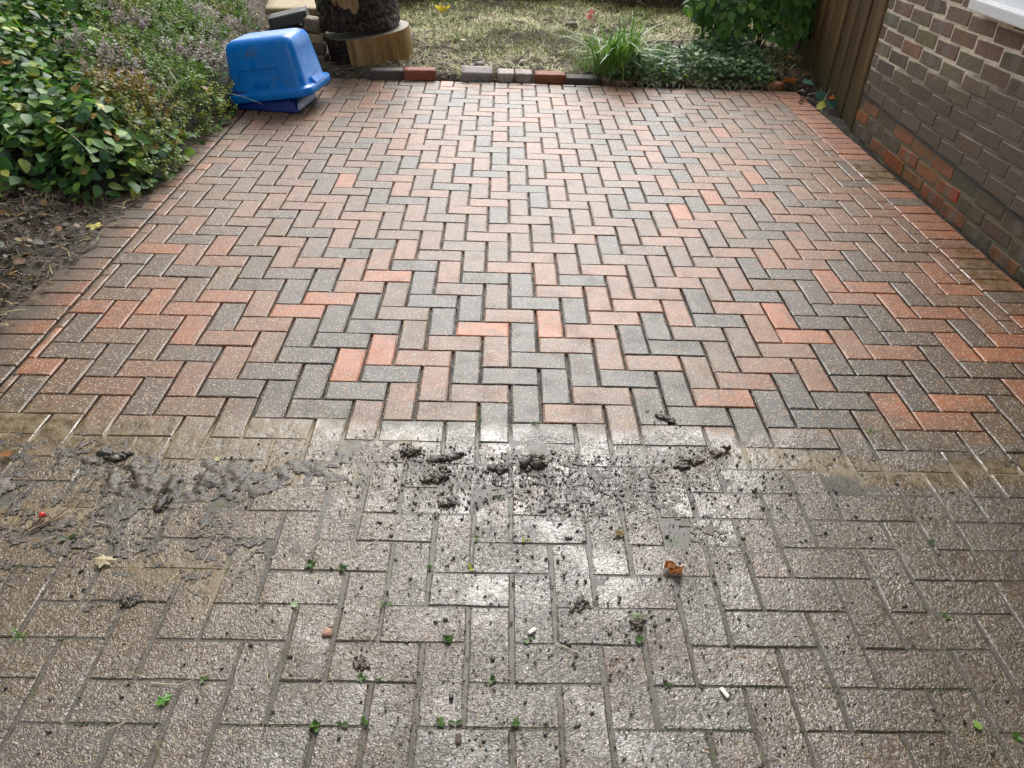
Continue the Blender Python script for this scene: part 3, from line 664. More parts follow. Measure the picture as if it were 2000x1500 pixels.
# ---- edging bricks, stones, slab: loose masonry
STONE = None
t = NT('loose_masonry'); O = t.obj(); P = t.pos()
c = t.mix(1.0, t.tint('obj'), t.mr(t.noise(P, 50, 5, .65), .25, .75, .55, 1.45, False), 'MULTIPLY')
c = t.mix(t.mr(t.noise(P, 18, 4), .56, .72, 0, .5), c, (.07, .06, .04))
t.bsdf(Base_Color=c, Roughness=.72, Normal=t.bump(t.noise(P, 110, 5, .7), .8, .005)); STONE = t.m
def rough_block(name, L, W, H, seed, amp=.006, bev=.006, seg=5, mat=None):
    bm = bmesh.new(); bmesh.ops.create_cube(bm, size=1)
    bmesh.ops.subdivide_edges(bm, edges=bm.edges[:], cuts=seg, use_grid_fill=True)
    r = random.Random(seed); off = r.uniform(0, 50)
    for v in bm.verts:
        q = Vector((v.co.x*L, v.co.y*W, v.co.z*H)); d = Vector([max(0, abs(a)-(b/2-bev))*(1 if a > 0 else -1) for a, b in zip(q, (L, W, H))])
        core_ = q-d
        if d.length > 1e-6: q = core_+d.normalized()*min(d.length, bev)
        nz = float(fbm(np.array([q.x*22+off+q.z*9]), np.array([q.y*22-off+q.z*13]), seed, 3)[0])-.5
        q += q.normalized()*nz*2*amp; v.co = q
    me = bpy.data.meshes.new(name); bm.to_mesh(me); bm.free()
    return link(name, me, mat or STONE, smooth=True)
def masonry(name, label, cat, dims, loc, rot, col, seed, amp=.005, bev=.006, group=None):
    o = rough_block(name, *dims, seed, amp, bev); o.location = loc; o.rotation_euler = rot; o.color = (*col, 1); return tag(o, label, cat, group)
EG = 'bricks edging the garden bed'
for a in [
    ('dark brown edging brick below the pale log slice', (.248, .11, .075), (-.305, 3.895, .026), (0, 0, .10), (.075, .055, .045), 1),
    ('bright red edging brick right of the dark brown one', (.232, .11, .078), (-.058, 3.915, .030), (0, 0, .10), (.26, .075, .04), 2),
    ('bluish grey edging brick with white bloom, tilted back', (.232, .11, .078), (.365, 3.945, .032), (.28, 0, .03), (.30, .26, .25), 3),
    ('pale cracked edging brick, left half', (.122, .105, .070), (.583, 3.955, .026), (.12, 0, .02), (.42, .34, .30), 4),
    ('pale cracked edging brick, right half', (.128, .105, .070), (.714, 3.960, .026), (.12, .03, .01), (.36, .29, .25), 5),
    ('orange red edging brick with a mossy top, beside the strap leaved grass', (.225, .11, .068), (.913, 3.955, .024), (.05, 0, .03), (.25, .085, .035), 6),
    ('dark half buried edging brick at the foot of the grass clump', (.24, .11, .060), (1.155, 3.950, .010), (.05, 0, .01), (.06, .05, .042), 7),
    ('dark reddish edging brick under the overhanging grass leaves', (.24, .11, .060), (1.43, 3.945, .004), (.05, 0, -.02), (.10, .050, .038), 8)]:
    masonry('edging_brick', a[0], 'brick', a[1], a[2], a[3], a[4], a[5], group=EG)
masonry('edging_brick', 'orange half brick poking out of the soil near the fence end', 'brick', (.10, .09, .06), (2.62, 3.93, .012), (0, 0, .5), (.30, .10, .04), 12, group=EG)
slab = masonry('stone_slab', 'yellowish sandstone step slab above the blue box', 'slab', (.46, .56, .05), (-1.17, 4.95, .292), (0, 0, .17), (.33, .25, .13), 21, .004, .005)
masonry('stone_block', 'dark brown stone riser beneath the yellowish slab', 'stone', (.44, .50, .13), (-1.16, 4.96, .199), (0, 0, .17), (.085, .065, .05), 22, .006)
masonry('stone_block', 'brown stone base course below the dark riser', 'stone', (.46, .54, .16), (-1.15, 4.95, .052), (0, 0, .15), (.10, .075, .055), 27, .008)
masonry('concrete_block', 'charcoal concrete block propped at a slant behind the blue box', 'block', (.30, .18, .085), (-1.12, 4.47, .285), (.05, -.22, .12), (.075, .075, .070), 23, .002, .005)
masonry('rubble_stone', 'grey rubble under the slanting charcoal block', 'stone', (.32, .22, .24), (-1.13, 4.50, .11), (0, 0, .1), (.08, .07, .055), 28, .02, .03)
masonry('rubble_stone', 'broken tan stone leaning between slab and dark tree log', 'stone', (.14, .13, .10), (-.935, 4.42, .255), (.1, .2, .3), (.22, .16, .105), 24, .018, .02)
masonry('rubble_stone', 'small yellow sandstone piece under the broken tan stone', 'stone', (.11, .10, .06), (-.905, 4.36, .165), (0, .1, .2), (.36, .27, .13), 25, .006)
masonry('loose_brick', 'dull brown brick end beside the blue box top', 'brick', (.11, .16, .07), (-.885, 4.33, .10), (0, 0, .1), (.11, .075, .06), 26, .005)
masonry('loose_brick', 'dusky pink brick end lowest in the rubble pile', 'brick', (.11, .15, .07), (-.87, 4.28, .030), (0, 0, -.1), (.17, .11, .09), 29, .005)
rx = random.Random(4)
for lb, x, y, s, c in [('grey round stone behind the bluish edging brick', .38, 4.23, .05, (.22, .21, .19)), ('pinkish stone on the bed behind the red brick', .09, 4.45, .035, (.27, .20, .19)), ('dark lump of stone far back on the dry grass', 1.18, 5.55, .07, (.12, .10, .085)), ('pale flat stone behind the cracked brick', .72, 4.28, .04, (.30, .27, .22))]:
    masonry('garden_stone', lb, 'stone', (s*1.5, s, s), (x, y, float(bed_z(x, y))+s*.25), (0, 0, rx.uniform(0, 3)), c, rx.randrange(99), .010, s*.35, 'stones on the garden bed')

# ---- log pieces
def log_mesh(name, r, h, seed, bark, nseg=96, nh=26, top=True, taper=.0):
    V, F = [], []
    for k in range(nh+1):
        for q in range(nseg):
            a = 2*math.pi*q/nseg; n = float(vnoise(np.array([a*9+seed]), np.array([k*.55]), seed)[0]) if bark else 0
            rr = r*(1+.012*math.sin(a*3+seed)+.01*math.sin(a*5+2*seed))*(1-taper*k/nh)+(n-.5)*.018*bark
            V.append((rr*math.cos(a), rr*math.sin(a), h*k/nh))
    for k in range(nh):
        for q in range(nseg): p = (q+1) % nseg; F.append((k*nseg+q, k*nseg+p, (k+1)*nseg+p, (k+1)*nseg+q))
    return py_mesh(name, V, F)
def disc(name, r, z, nseg, seed, taper=.0):
    V = []
    for q in range(nseg):
        a = 2*math.pi*q/nseg; rr = r*(1+.012*math.sin(a*3+seed)+.01*math.sin(a*5+2*seed))*(1-taper); V.append((rr*math.cos(a), rr*math.sin(a), z))
    return py_mesh(name, V, [tuple(range(nseg))])
t = NT('dark_bark'); O = t.obj()
sc_ = t.n('Mapping', {'Vector': O, 'Scale': (1, 1, .45)}).outputs[0]
vb = t.vor(sc_, 62); nb = t.noise(O, 40, 4, .7)
c = t.mix(t.mr(nb, .35, .7), (.008, .005, .004), (.040, .022, .014)); c = t.mix(t.math('GREATER_THAN', t.sep(vb.outputs['Color'])[0], .82), c, (.075, .042, .028))
h = t.math('ADD', t.math('MULTIPLY', vb.outputs['Distance'], 1.5), nb)
t.bsdf(Base_Color=c, Roughness=.36, Normal=t.bump(h, 1.0, .012), Specular_IOR_Level=.35); BARK = t.m
t = NT('bare_wood'); O = t.obj()
gw = t.noise(t.n('Mapping', {'Vector': O, 'Scale': (26, 26, 2.2)}).outputs[0], 1, 5, .6)
c = t.ramp(gw, [(.28, (.10, .050, .012)), (.5, (.28, .155, .042)), (.72, (.44, .28, .10))])
fl = t.noise(t.n('Mapping', {'Vector': O, 'Scale': (70, 70, 9)}).outputs[0], 1, 3); c = t.mix(t.mr(fl, .56, .68, 0, .5), c, (.42, .30, .14)); c = t.mix(t.mr(t.noise(O, 5, 3), .45, .7, 0, .5), c, (.15, .11, .04))
t.bsdf(Base_Color=c, Roughness=.5, Normal=t.bump(gw, .4, .004)); WOOD = t.m
t = NT('cut_wood'); O = t.obj(); d_ = t.n('VectorMath', {0: O}, operation='LENGTH').outputs['Value']
c = t.mix(t.math('MULTIPLY', t.math('ADD', t.math('SINE', t.math('MULTIPLY', d_, 420.0)), 1), .35), (.30, .26, .20), (.19, .16, .12))
t.bsdf(Base_Color=c, Roughness=.65, Normal=t.bump(t.noise(O, 90, 3), .4, .003)); CUT = t.m
sl = thing('log_slice', 'thick tan slice of debarked log under the dark tree log', 'log', (-.475, 4.435, .005), (.02, -.135, 0))
link('trunk_wood', log_mesh('trunk_wood', .325, .225, 2, 0, nh=6), WOOD, sl, True)
link('cut_face', disc('cut_face', .3245, .2252, 96, 2), CUT, sl)
a0, a1 = R(194), R(248); V, F = [], []
for k in range(11):
    for q in range(20):
        a = a0+(a1-a0)*q/19; n = float(vnoise(np.array([a*16]), np.array([k*.8]), 5)[0])-.5; V.append(((.327*(1+.012*math.sin(a*3+2)+.01*math.sin(a*5+4))+.007*(q not in (0, 19))+n*.008)*math.cos(a), (.327*(1+.012*math.sin(a*3+2)+.01*math.sin(a*5+4))+.007*(q not in (0, 19))+n*.008)*math.sin(a), .224*k/10))
for k in range(10):
    for q in range(19): i = k*20+q; F.append((i, i+1, i+21, i+20))
o = link('bark', py_mesh('bark', V, F), BARK, sl, True)
tl = thing('tree_log', 'upright dark barked tree log standing on the tan log slice', 'log', (-.56, 4.43, .262), (.0, -.075, 0))
link('bark', log_mesh('bark', .310, .60, 6, 1, 128, 40), BARK, tl, True)
link('cut_face', disc('cut_face', .306, .6, 96, 6), CUT, tl)
V, F = [], []
for k in range(9):
    for q in range(9):
        a = R(246)+R(36)*q/8; zz = .145+.30*k/8+(.03*math.sin(q*1.7) if k == 0 else 0)+(.05 if k == 0 and q < 4 else 0); V.append((.3185*math.cos(a), .3185*math.sin(a), zz))
for k in range(8):
    for q in range(8): i = k*9+q; F.append((i, i+1, i+10, i+9))
tag(link('bare_patch', py_mesh('bare_patch', V, F), WOOD, tl, True), 'pale patch of bare wood where bark has come away')

# ================================================================== BLUE BOXES
def rr_ring(a, b, r, z, n=7):
    out = []
    for (sx, sy, s0) in ((1, 1, 0), (-1, 1, 90), (-1, -1, 180), (1, -1, 270)):
        for k in range(n):
            t_ = R(s0+90*k/(n-1)); out.append((sx*(a-r)+r*math.cos(t_), sy*(b-r)+r*math.sin(t_), z))
    return out
def loft(name, rings, close_end=True):
    n = len(rings[0]); V = [v for r_ in rings for v in r_]; F = []
    for k in range(len(rings)-1):
        for q in range(n): p = (q+1) % n; F.append((k*n+q, k*n+p, (k+1)*n+p, (k+1)*n+q))
    if close_end: F.append(tuple(range((len(rings)-1)*n, len(rings)*n)))
    return py_mesh(name, V, F)
def plastic(name, base, scuff):
    t = NT(name); P = t.obj()
    n = t.noise(P, 14, 5, .65); f = t.noise(P, 130, 3, .7)
    c = t.mix(t.mr(n, .48, .70, 0, .35), base, scuff)
    c = t.mix(t.math('MULTIPLY', t.mr(f, .55, .68), t.mr(t.noise(P, 5, 3), .42, .6, .1, .8)), c, tuple(a*.35 for a in base))
    st_ = t.noise(t.n('Mapping', {'Vector': P, 'Scale': (3, 3, 40)}).outputs[0], 1, 3); c = t.mix(t.mr(st_, .60, .72, 0, .25), c, (.12, .30, .55))
    v_ = t.vor(P, 55); c = t.mix(t.math('MULTIPLY', t.mr(v_.outputs['Distance'], .22, .1), t.math('GREATER_THAN', t.sep(v_.outputs['Color'])[0], .86)), c, (.02, .025, .03))
    dk_ = t.math('MULTIPLY', t.mr(t.noise(P, 7, 4), .58, .70), t.mr(t.noise(P, 60, 2), .4, .6)); c = t.mix(t.math('MULTIPLY', dk_, .6), c, (.10, .09, .06))
    t.bsdf(Base_Color=c, Roughness=t.mr(n, .3, .7, .22, .42), Normal=t.bump(f, .12, .001), Specular_IOR_Level=.35); return t.m
BLUE = plastic('blue_plastic', (.0, .175, .60), (.01, .24, .62)); NAVY = plastic('dark_blue_plastic', (.002, .018, .17), (.006, .04, .22))
bx = thing('recycling_box', 'bright blue plastic recycling box turned upside down beside the shrub', 'box', (-.905, 3.185, .072), (0, -.155, -.135))
A, B = .292, .232
prof = [(A-.030, B-.030, .05, .030), (A-.024, B-.024, .06, .0), (A-.004, B-.004, .075, -.004), (A, B, .078, .004), (A, B, .078, .040), (A-.006, B-.006, .075, .046), (A-.030, B-.026, .060, .050), (A-.036, B-.032, .058, .060), (.232, .176, .046, .262), (.228, .170, .046, .305), (.214, .152, .044, .334), (.186, .122, .046, .349), (.165, .100, .04, .353)]
link('tub', loft('tub', [rr_ring(a, b, r, z, 9) for a, b, r, z in prof]), BLUE, bx, True)
for sx in (1, -1):
    g = .002; link('handle', py_mesh('handle', [(sx*(A-.020), -.085, .049), (sx*(A-.020), .085, .049), (sx*(A+.001), .085, .047), (sx*(A+.001), -.085, .047), (sx*(A-.028), -.08, .085), (sx*(A-.028), .08, .085)], [(0, 1, 2, 3), (0, 3, 4), (1, 5, 2), (3, 2, 5, 4), (0, 4, 5, 1)]), BLUE, bx)
# raised marks on the front face: two bars above, "o||o" below, and a thin panel outline
fy0, fy1 = B-.032, .176
def front(x, s): return Vector((x, -(fy0+(fy1-fy0)*s)-.0005, 0.060+(.262-.060)*s))
fn = Vector((0, -(.255), -(fy0-fy1))).normalized(); fn = Vector((0, -.255, .0)).normalized()
V, F = [], []
def strip(p, q, wd):
    d = (q-p).normalized(); s = d.cross(Vector((0, -1, 0))).normalized()*wd/2; o = len(V); out_ = Vector((0, -.006, .002))
    for b in (p-s, p+s, q+s, q-s): V.append(b)
    for b in (p-s*.6, p+s*.6, q+s*.6, q-s*.6): V.append(b+out_)
    for f in ((4, 5, 6, 7), (0, 1, 5, 4), (1, 2, 6, 5), (2, 3, 7, 6), (3, 0, 4, 7)): F.append(tuple(i+o for i in f))
for dx in (-.012, .006): strip(front(-.05+dx, .62), front(-.05+dx, .82), .006)
for dx in (-.012, .006): strip(front(-.03+dx, .04), front(-.03+dx, .22), .006)
for cxx in (-.065, .012):
    for k in range(14):
        a, b = 2*math.pi*k/14, 2*math.pi*(k+1)/14; strip(front(cxx+.014*math.cos(a), .12+.055*math.sin(a)), front(cxx+.014*math.cos(b), .12+.055*math.sin(b)), .004)
for p, q in (((-.17, .28), (-.155, .60)), ((-.155, .60), (.10, .60)), ((.10, .60), (.11, .28))): strip(front(*p), front(*q), .0025)
link('emblem', py_mesh('emblem', V, F), BLUE, bx)
lowb = thing('storage_box', 'dark blue plastic box lying under the bright blue one', 'box', (-.965, 3.155, .0), (0, 0, -.135))
A2, B2 = .245, .185
prof = [(A2-.012, B2-.012, .02, .012), (A2-.010, B2-.010, .02, .002), (A2, B2, .025, .002), (A2, B2, .025, .014), (A2-.004, B2-.004, .025, .018), (A2-.018, B2-.018, .025, .105), (A2-.03, B2-.03, .02, .108)]
link('tub', loft('tub', [rr_ring(a, b, r, z) for a, b, r, z in prof]), NAVY, lowb, True)

# ================================================================== FOLIAGE
def leaf_tmpl(wd=.36, curl=.10, fold=.10, tip=1.0):
    ys = [0, .13, .36, .64, .85, 1.0]; ws = [0, wd*.62, wd, wd*.80, wd*.40, 0]
    V = []
    for y_, w_ in zip(ys, ws):
        zc = -curl*(y_**2)
        if w_ == 0: V.append((0, y_, zc))
        else: V += [(-w_, y_, zc+fold*w_*2), (0, y_, zc), (w_, y_, zc+fold*w_*2)]
    F = [(0, 2, 1), (0, 3, 2)]
    for r_ in range(3):
        a = 1+3*r_; F += [(a, a+1, a+4), (a, a+4, a+3), (a+1, a+2, a+5), (a+1, a+5, a+4)]
    F += [(10, 11, 13), (11, 12, 13)]
    return np.array(V, float), np.array(F)
LV, LF = leaf_tmpl()
SV, SF = np.array([(0, 0, 0), (-.36, .5, .08), (.36, .5, .08), (0, 1, -.05)], float), np.array([(0, 2, 1), (1, 2, 3)])
LEAF_A = tint_mat('leaf_mass', 'attr', spec=.3, rough=.44, var=.30, nscale=70, bump=.25, bdist=.003, transl=.34, coord='pos')
LEAF_O = tint_mat('leaf_single', 'obj', spec=.32, rough=.42, var=.30, nscale=60, bump=.25, bdist=.003, transl=.34, coord='pos')
SMALL_A = tint_mat('small_leaf', 'attr', spec=.3, rough=.5, var=.25, nscale=90, transl=.30, coord='pos')
def xe(y): return -1.155-.02*np.sin(np.asarray(y)*9)-.02*np.sin(np.asarray(y)*23+1)-.10*sstep(3.15, 3.5, y)-.32*sstep(3.3, 4.9, y)
def canopy(x, y):
    front_ = 1.40+.05*np.sin(np.asarray(x)*7)+.03*np.sin(np.asarray(x)*19)
    d = np.minimum(xe(y)-x, (y-front_)*1.0)
    d = np.where((xe(y)-x < .3) & (y-front_ < .3), np.minimum(d, .3-np.sqrt(np.maximum(0, .3-(xe(y)-x))**2+np.maximum(0, .3-(y-front_))**2)), d)
    t_ = np.clip(d/.42, 0, 1)
    h = .36*np.sqrt(np.clip(1-(1-t_)**2, 0, 1))+.24*sstep(.3, 1.3, d)+(fbm(x*3.2, y*3.2, 111, 3)-.5)*.26*t_+(fbm(x*9, y*9, 117, 2)-.5)*.09*t_
    h = h*(1-.85*np.exp(-(((x+2.85)/.42)**2+((y-3.75)/.55)**2)))
    return np.where(d > 0, np.maximum(h, .0), -.1), d
def canopy_n(x, y):
    e = .05; h0, _ = canopy(x, y); hx, _ = canopy(x+e, y); hy, _ = canopy(x, y+e)
    g = np.stack([-(hx-h0)/e, -(hy-h0)/e, np.ones_like(h0)], 1); g = np.clip(g, -2.5, 2.5); return g/np.linalg.norm(g, axis=1, keepdims=True)
def broad_zone(x, y): return (-1.34-.40*(y-1.75)) + (fbm(x*2.4, y*2.4, 131, 2)-.5)*.5 - x      # > 0: broad leaves
def place_leaves(N, xr, yr, sel, depth, droop):
    x = rng.uniform(*xr, N); y = rng.uniform(*yr, N); h, d = canopy(x, y); k = (d > -.0) & sel(x, y)
    x, y, h, d = x[k], y[k], h[k], d[k]; N = len(x); n = canopy_n(x, y)
    dep = rng.random(N)**1.5*depth
    z = np.maximum(h-dep+.012, .012+.02*rng.random(N)); z = np.maximum(z, left_z(x, y)+.01)
    pos = np.stack([x, y, z], 1); pos[:, :2] += n[:, :2]*rng.uniform(-.02, .03, (N, 1))
    nn = n*.75+np.array([0, 0, .55])+rng.normal(0, .38, (N, 3)); nn[:, 2] = np.abs(nn[:, 2])
    a = rng.uniform(0, 6.28, N); dv = np.stack([np.cos(a), np.sin(a), rng.normal(-droop, .3, N)], 1)+n*np.array([.7, .7, 0])
    return pos, frames(nn, dv), dep, d
# dark green broad leaved evergreen spilling over the front
sh = thing('broadleaf_shrub', 'glossy dark green broad leaved shrub spreading left of the drive', 'shrub', (-2.2, 2.2, 0))
pos, M, dep, d = place_leaves(22000, (-3.9, -1.10), (1.36, 5.2), lambda x, y: (broad_zone(x, y) > -.06) | ((rng.random(len(x)) < .16) & (broad_zone(x, y) > -.8)), .22, .35)
N = len(pos); s = rng.uniform(.052, .082, N)*np.where(rng.random(N) < .22, .62, 1)
tc = pal(N, [(.065, .165, .040), (.125, .245, .060), (.036, .095, .042), (.21, .33, .07), (.42, .45, .08), (.33, .20, .06)], [4, 4, 2.6, 2.8, .8, .25], .34)
score = pos @ (-FW)*0+1/np.linalg.norm(pos-CAM, axis=1)-dep*1.3
U = np.array([cam_px(p)[:2] for p in pos]); inf = (U[:, 0] > 0) & (U[:, 0] < 2000) & (U[:, 1] > 0) & (U[:, 1] < 1500)
order = np.argsort(-np.where(inf, score, -9)); one = np.zeros(N, bool); one[order[:1500]] = True; pick = rng.choice(order[:1500], 280, replace=False); sel = np.zeros(N, bool); sel[pick] = True
LV2, _ = leaf_tmpl(.30, .18, .14); LV3, _ = leaf_tmpl(.40, .02, .06)
lm = [arr_mesh('leaf', v, LF) for v in (LV, LV2, LV3)]
for m_ in lm: m_.materials.append(LEAF_O); m_.polygons.foreach_set('use_smooth', np.ones(len(LF), bool))
def leaf_objects(idx, pos, M, s, tc, parent):
    for i in idx:
        o = bpy.data.objects.new('leaf', lm[i % 3]); COL.objects.link(o); o.parent = parent; k = s[i]*1.1
        mm = Matrix.Identity(4)
        for r_ in range(3):
            for c_ in range(3): mm[r_][c_] = M[i, r_, c_]*k
            mm[r_][3] = pos[i, r_]-parent.location[r_]
        o.matrix_local = mm; o.color = (*tc[i], 1)
leaf_objects(np.where(sel)[0], pos, M, s, tc, sh)
def as_part(o, parent): o.parent = parent; o.location = [-v for v in parent.location]; return o
as_part(tag(scatter('foliage', LV, LF, pos[~sel], M[~sel], s[~sel], tc[~sel], LEAF_A), kind='stuff'), sh)
# stalks: thin pale arching stems through the leaves
def tubes(name, paths, rad, mat, tint, parent=None):
    P_ = np.asarray(paths); N, K, _ = P_.shape; d = np.gradient(P_, axis=1); d /= np.linalg.norm(d, axis=2, keepdims=True)
    a = np.cross(d, np.array([.3, .2, .93])); a /= np.linalg.norm(a, axis=2, keepdims=True); b = np.cross(d, a)
    tp = rad[:, None, None]*np.linspace(1, .45, K)[None, :, None]
    ring = [P_+tp*(a*math.cos(q)+b*math.sin(q)) for q in (0, 2.094, 4.189)]
    V = np.stack(ring, 2).reshape(-1, 3); base = np.arange(N)[:, None]*(3*K)+np.arange(K-1)[None]*3; F = []
    for q in range(3): p = (q+1) % 3; F.append(np.stack([base+q, base+p, base+3+p, base+3+q], -1).reshape(-1, 4))
    return link(name, arr_mesh(name, V, np.concatenate(F), np.repeat(tint, 3*K, 0)), mat, parent, True)
N = 70; x = rng.uniform(-2.6, -1.25, N); y = rng.uniform(1.5, 3.6, N); h, d = canopy(x, y); kk = d > .12; x, y, h = x[kk], y[kk], h[kk]; N = len(x)
pth = blades(x, y, h*.7, rng.uniform(.15, .42, N), rng.uniform(.4, 1.3, N), rng.normal(-.6, .9, N), rng.uniform(.3, 1.0, N), 9)
as_part(tubes('stem', pth, rng.uniform(.0014, .0028, N), STRAW, pal(N, [(.42, .36, .20), (.30, .30, .12), (.20, .13, .08)], [4, 2, 2])), sh)['kind'] = 'stuff'
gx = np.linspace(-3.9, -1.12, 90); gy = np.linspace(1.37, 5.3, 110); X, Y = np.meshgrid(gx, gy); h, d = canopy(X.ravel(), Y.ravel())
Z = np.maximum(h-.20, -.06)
as_part(link('dark_core', arr_mesh('dark_core', np.stack([X.ravel(), Y.ravel(), Z], 1), grid_faces(90, 110)), plain('inner_dark', (.018, .017, .010), .8, nscale=20, var=.5, bump=.9, bdist=.03), smooth=True), sh)  # dark sheet added beneath the leaves, standing in for the shade inside
# small leaved shrub with greyish purple tips
sm = thing('small_leaved_shrub', 'small leaved shrub with dusty purple tips beside the blue box', 'shrub', (-1.5, 3.2, 0))
Np = 4000
pos, M, dep, d = place_leaves(Np*2, (-2.7, -1.08), (1.45, 5.3), lambda x, y: broad_zone(x, y) < .12, .13, -.1)
pp = pos; N0 = len(pp); up_ = M[:, :, 2]*.8+rng.normal(0, .45, (N0, 3)); up_[:, 2] = np.abs(up_[:, 2])*.8+.15; up_ /= np.linalg.norm(up_, axis=1, keepdims=True)
K = 11; Ls = rng.uniform(.045, .11, N0); LP, LM, LS, LT, PT = [], [], [], [], []
hue = fbm(pp[:, 0]*2.6+3, pp[:, 1]*2.6, 151, 3); h2 = fbm(pp[:, 0]*4.1, pp[:, 1]*4.1, 157, 2)
base_c = np.where((hue > .60)[:, None], np.array([.36, .29, .31]), np.array([.14, .23, .055]))
base_c = np.where((h2 > .63)[:, None], np.array([.20, .24, .06]), base_c)
org = (np.exp(-(((pp[:, 0]+1.45)/.18)**2+((pp[:, 1]-2.05)/.28)**2)) > rng.random(N0)*1.2)[:, None]; base_c = np.where(org, np.array([.26, .17, .03]), base_c)
ylw = (np.exp(-(((pp[:, 0]+1.17)/.07)**2+((pp[:, 1]-2.75)/.22)**2)) > .4)[:, None]; base_c = np.where(ylw, np.array([.33, .36, .08]), base_c)
side = np.cross(up_, np.array([.21, .35, .91])); side /= np.linalg.norm(side, axis=1, keepdims=True); s2 = np.cross(up_, side)
for k in range(K):
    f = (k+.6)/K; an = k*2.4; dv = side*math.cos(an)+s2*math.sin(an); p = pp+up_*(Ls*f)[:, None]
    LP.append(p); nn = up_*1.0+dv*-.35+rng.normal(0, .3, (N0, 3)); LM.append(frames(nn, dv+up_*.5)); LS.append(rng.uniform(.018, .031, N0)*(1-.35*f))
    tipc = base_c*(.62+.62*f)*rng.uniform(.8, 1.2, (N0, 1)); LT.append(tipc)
LP, LM, LS, LT = np.concatenate(LP), np.concatenate(LM), np.concatenate(LS), np.concatenate(LT)
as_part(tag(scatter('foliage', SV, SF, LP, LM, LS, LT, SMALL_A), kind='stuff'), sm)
ki = rng.choice(N0, 1400, replace=False); tt = np.linspace(0, 1, 4)[None, :, None]
as_part(tag(tubes('twig', pp[ki][:, None]+up_[ki][:, None]*(Ls[ki][:, None, None]*(tt*1.25-.35)), np.full(1400, .0011), STRAW, pal(1400, [(.10, .06, .04), (.16, .12, .06)], [2, 1])), kind='stuff'), sm)
# tall dark hedge behind the shrubs on the left boundary
def crown(parent, N, cx, cy, rx, ry, z0, z1, size, cols, wts, mat=LEAF_A, tmpl=(LV, LF)):
    u = rng.uniform(0, 6.28, N); v = rng.uniform(0, 1, N); r = np.sqrt(rng.uniform(.35, 1, N)); bump_ = .75+.5*fbm(u*2, v*5, 171, 3)
    x = cx+rx*r*np.cos(u)*bump_; y = cy+ry*r*np.sin(u)*bump_; z = z0+(z1-z0)*v
    shr = np.sqrt(np.clip(1-np.clip((v-.75)/.25, 0, 1)**2*.7, .1, 1)); x = cx+(x-cx)*shr; y = cy+(y-cy)*shr
    nn = np.stack([np.cos(u)*.8, np.sin(u)*.8, np.full(N, .6)], 1)+rng.normal(0, .4, (N, 3)); dv = rng.normal(0, .6, (N, 3))+np.array([0, 0, -.5])
    return as_part(tag(scatter('foliage', *tmpl, np.stack([x, y, z], 1), frames(nn, dv), rng.uniform(.7, 1.2, N)*size, pal(N, cols, wts, .25), mat), kind='stuff'), parent)
G4 = [(.030, .070, .026), (.045, .10, .032), (.020, .045, .020)]
for k, (lb, cx, cy, rx, ry, z1) in enumerate([('tall dark green hedge bush at the far end of the left boundary', -3.55, 5.6, .85, 1.1, 3.6), ('tall dark green hedge bush behind the broad leaved shrub', -3.7, 3.6, .8, 1.15, 4.2), ('tall dark green hedge bush on the left boundary beside the soil bed', -3.6, 1.4, .75, 1.2, 4.8), ('tall dark green hedge bush nearest the road on the left boundary', -3.6, -.9, .75, 1.2, 4.6)]):
    hd = thing('hedge_bush', lb, 'hedge', (cx, cy, 0), group='hedge bushes along the left boundary')
    crown(hd, 7000, cx, cy, rx, ry, .05, z1, .085, G4, [3, 2, 3])
    TVb, TFb = ico(3, 30+k, .25); as_part(link('dark_core', arr_mesh('dark_core', TVb*np.array([rx*.62, ry*.7, z1*.46])+np.array([cx, cy, z1*.47]), TFb), bpy.data.materials['inner_dark'], smooth=True), hd)  # dark core added inside the leaves to block light
    st_ = blades(np.full(5, cx), np.full(5, cy), np.zeros(5), np.full(5, z1*.8), rng.uniform(0, .25, 5), rng.uniform(0, 6.28, 5), np.zeros(5), 6); as_part(tubes('stem', st_, np.full(5, .025), STRAW, np.tile([[.08, .055, .035]], (5, 1))), hd)
# laurel like shrub by the fence
lsh = thing('laurel_shrub', 'rounded glossy green leaved shrub against the timber fence', 'shrub', (2.72, 5.0, .05))
N = 2300; u = rng.uniform(0, 6.28, N); ce = rng.uniform(-.42, 1, N); rad = rng.uniform(.55, 1, N)**.5
dirs = np.stack([np.cos(u)*np.sqrt(1-ce**2), np.sin(u)*np.sqrt(1-ce**2), ce], 1); bmp = .8+.4*fbm(u*2, ce*3, 191, 3)
pos = np.array([2.66, 4.92, .48])+dirs*rad[:, None]*bmp[:, None]*np.array([.56, .55, .52]); nn = dirs*.6+np.array([0, -.35, .45])+rng.normal(0, .35, (N, 3)); dv = dirs*np.array([.6, .6, .1])+rng.normal(0, .5, (N, 3))+np.array([0, 0, -.55])
M = frames(nn, dv); s = rng.uniform(.062, .100, N); tc = pal(N, [(.06, .15, .035), (.095, .205, .045), (.035, .09, .03), (.15, .25, .06)], [4, 3, 2, 1], .2)
vis = -(pos[:, 1])+rad*.6+rng.normal(0, .08, N); vis[(pos[:, 2] > .85)] -= 5; vi = np.argsort(-vis)[:180]; sel = np.zeros(N, bool); sel[vi] = True
LVr, LFr = leaf_tmpl(.30, .12, .10); lm_keep = lm; leaf_objects(vi, pos, M, s*.9, tc, lsh)
as_part(tag(scatter('foliage', LVr, LFr, pos[~sel], M[~sel], s[~sel], tc[~sel], LEAF_A), kind='stuff'), lsh)
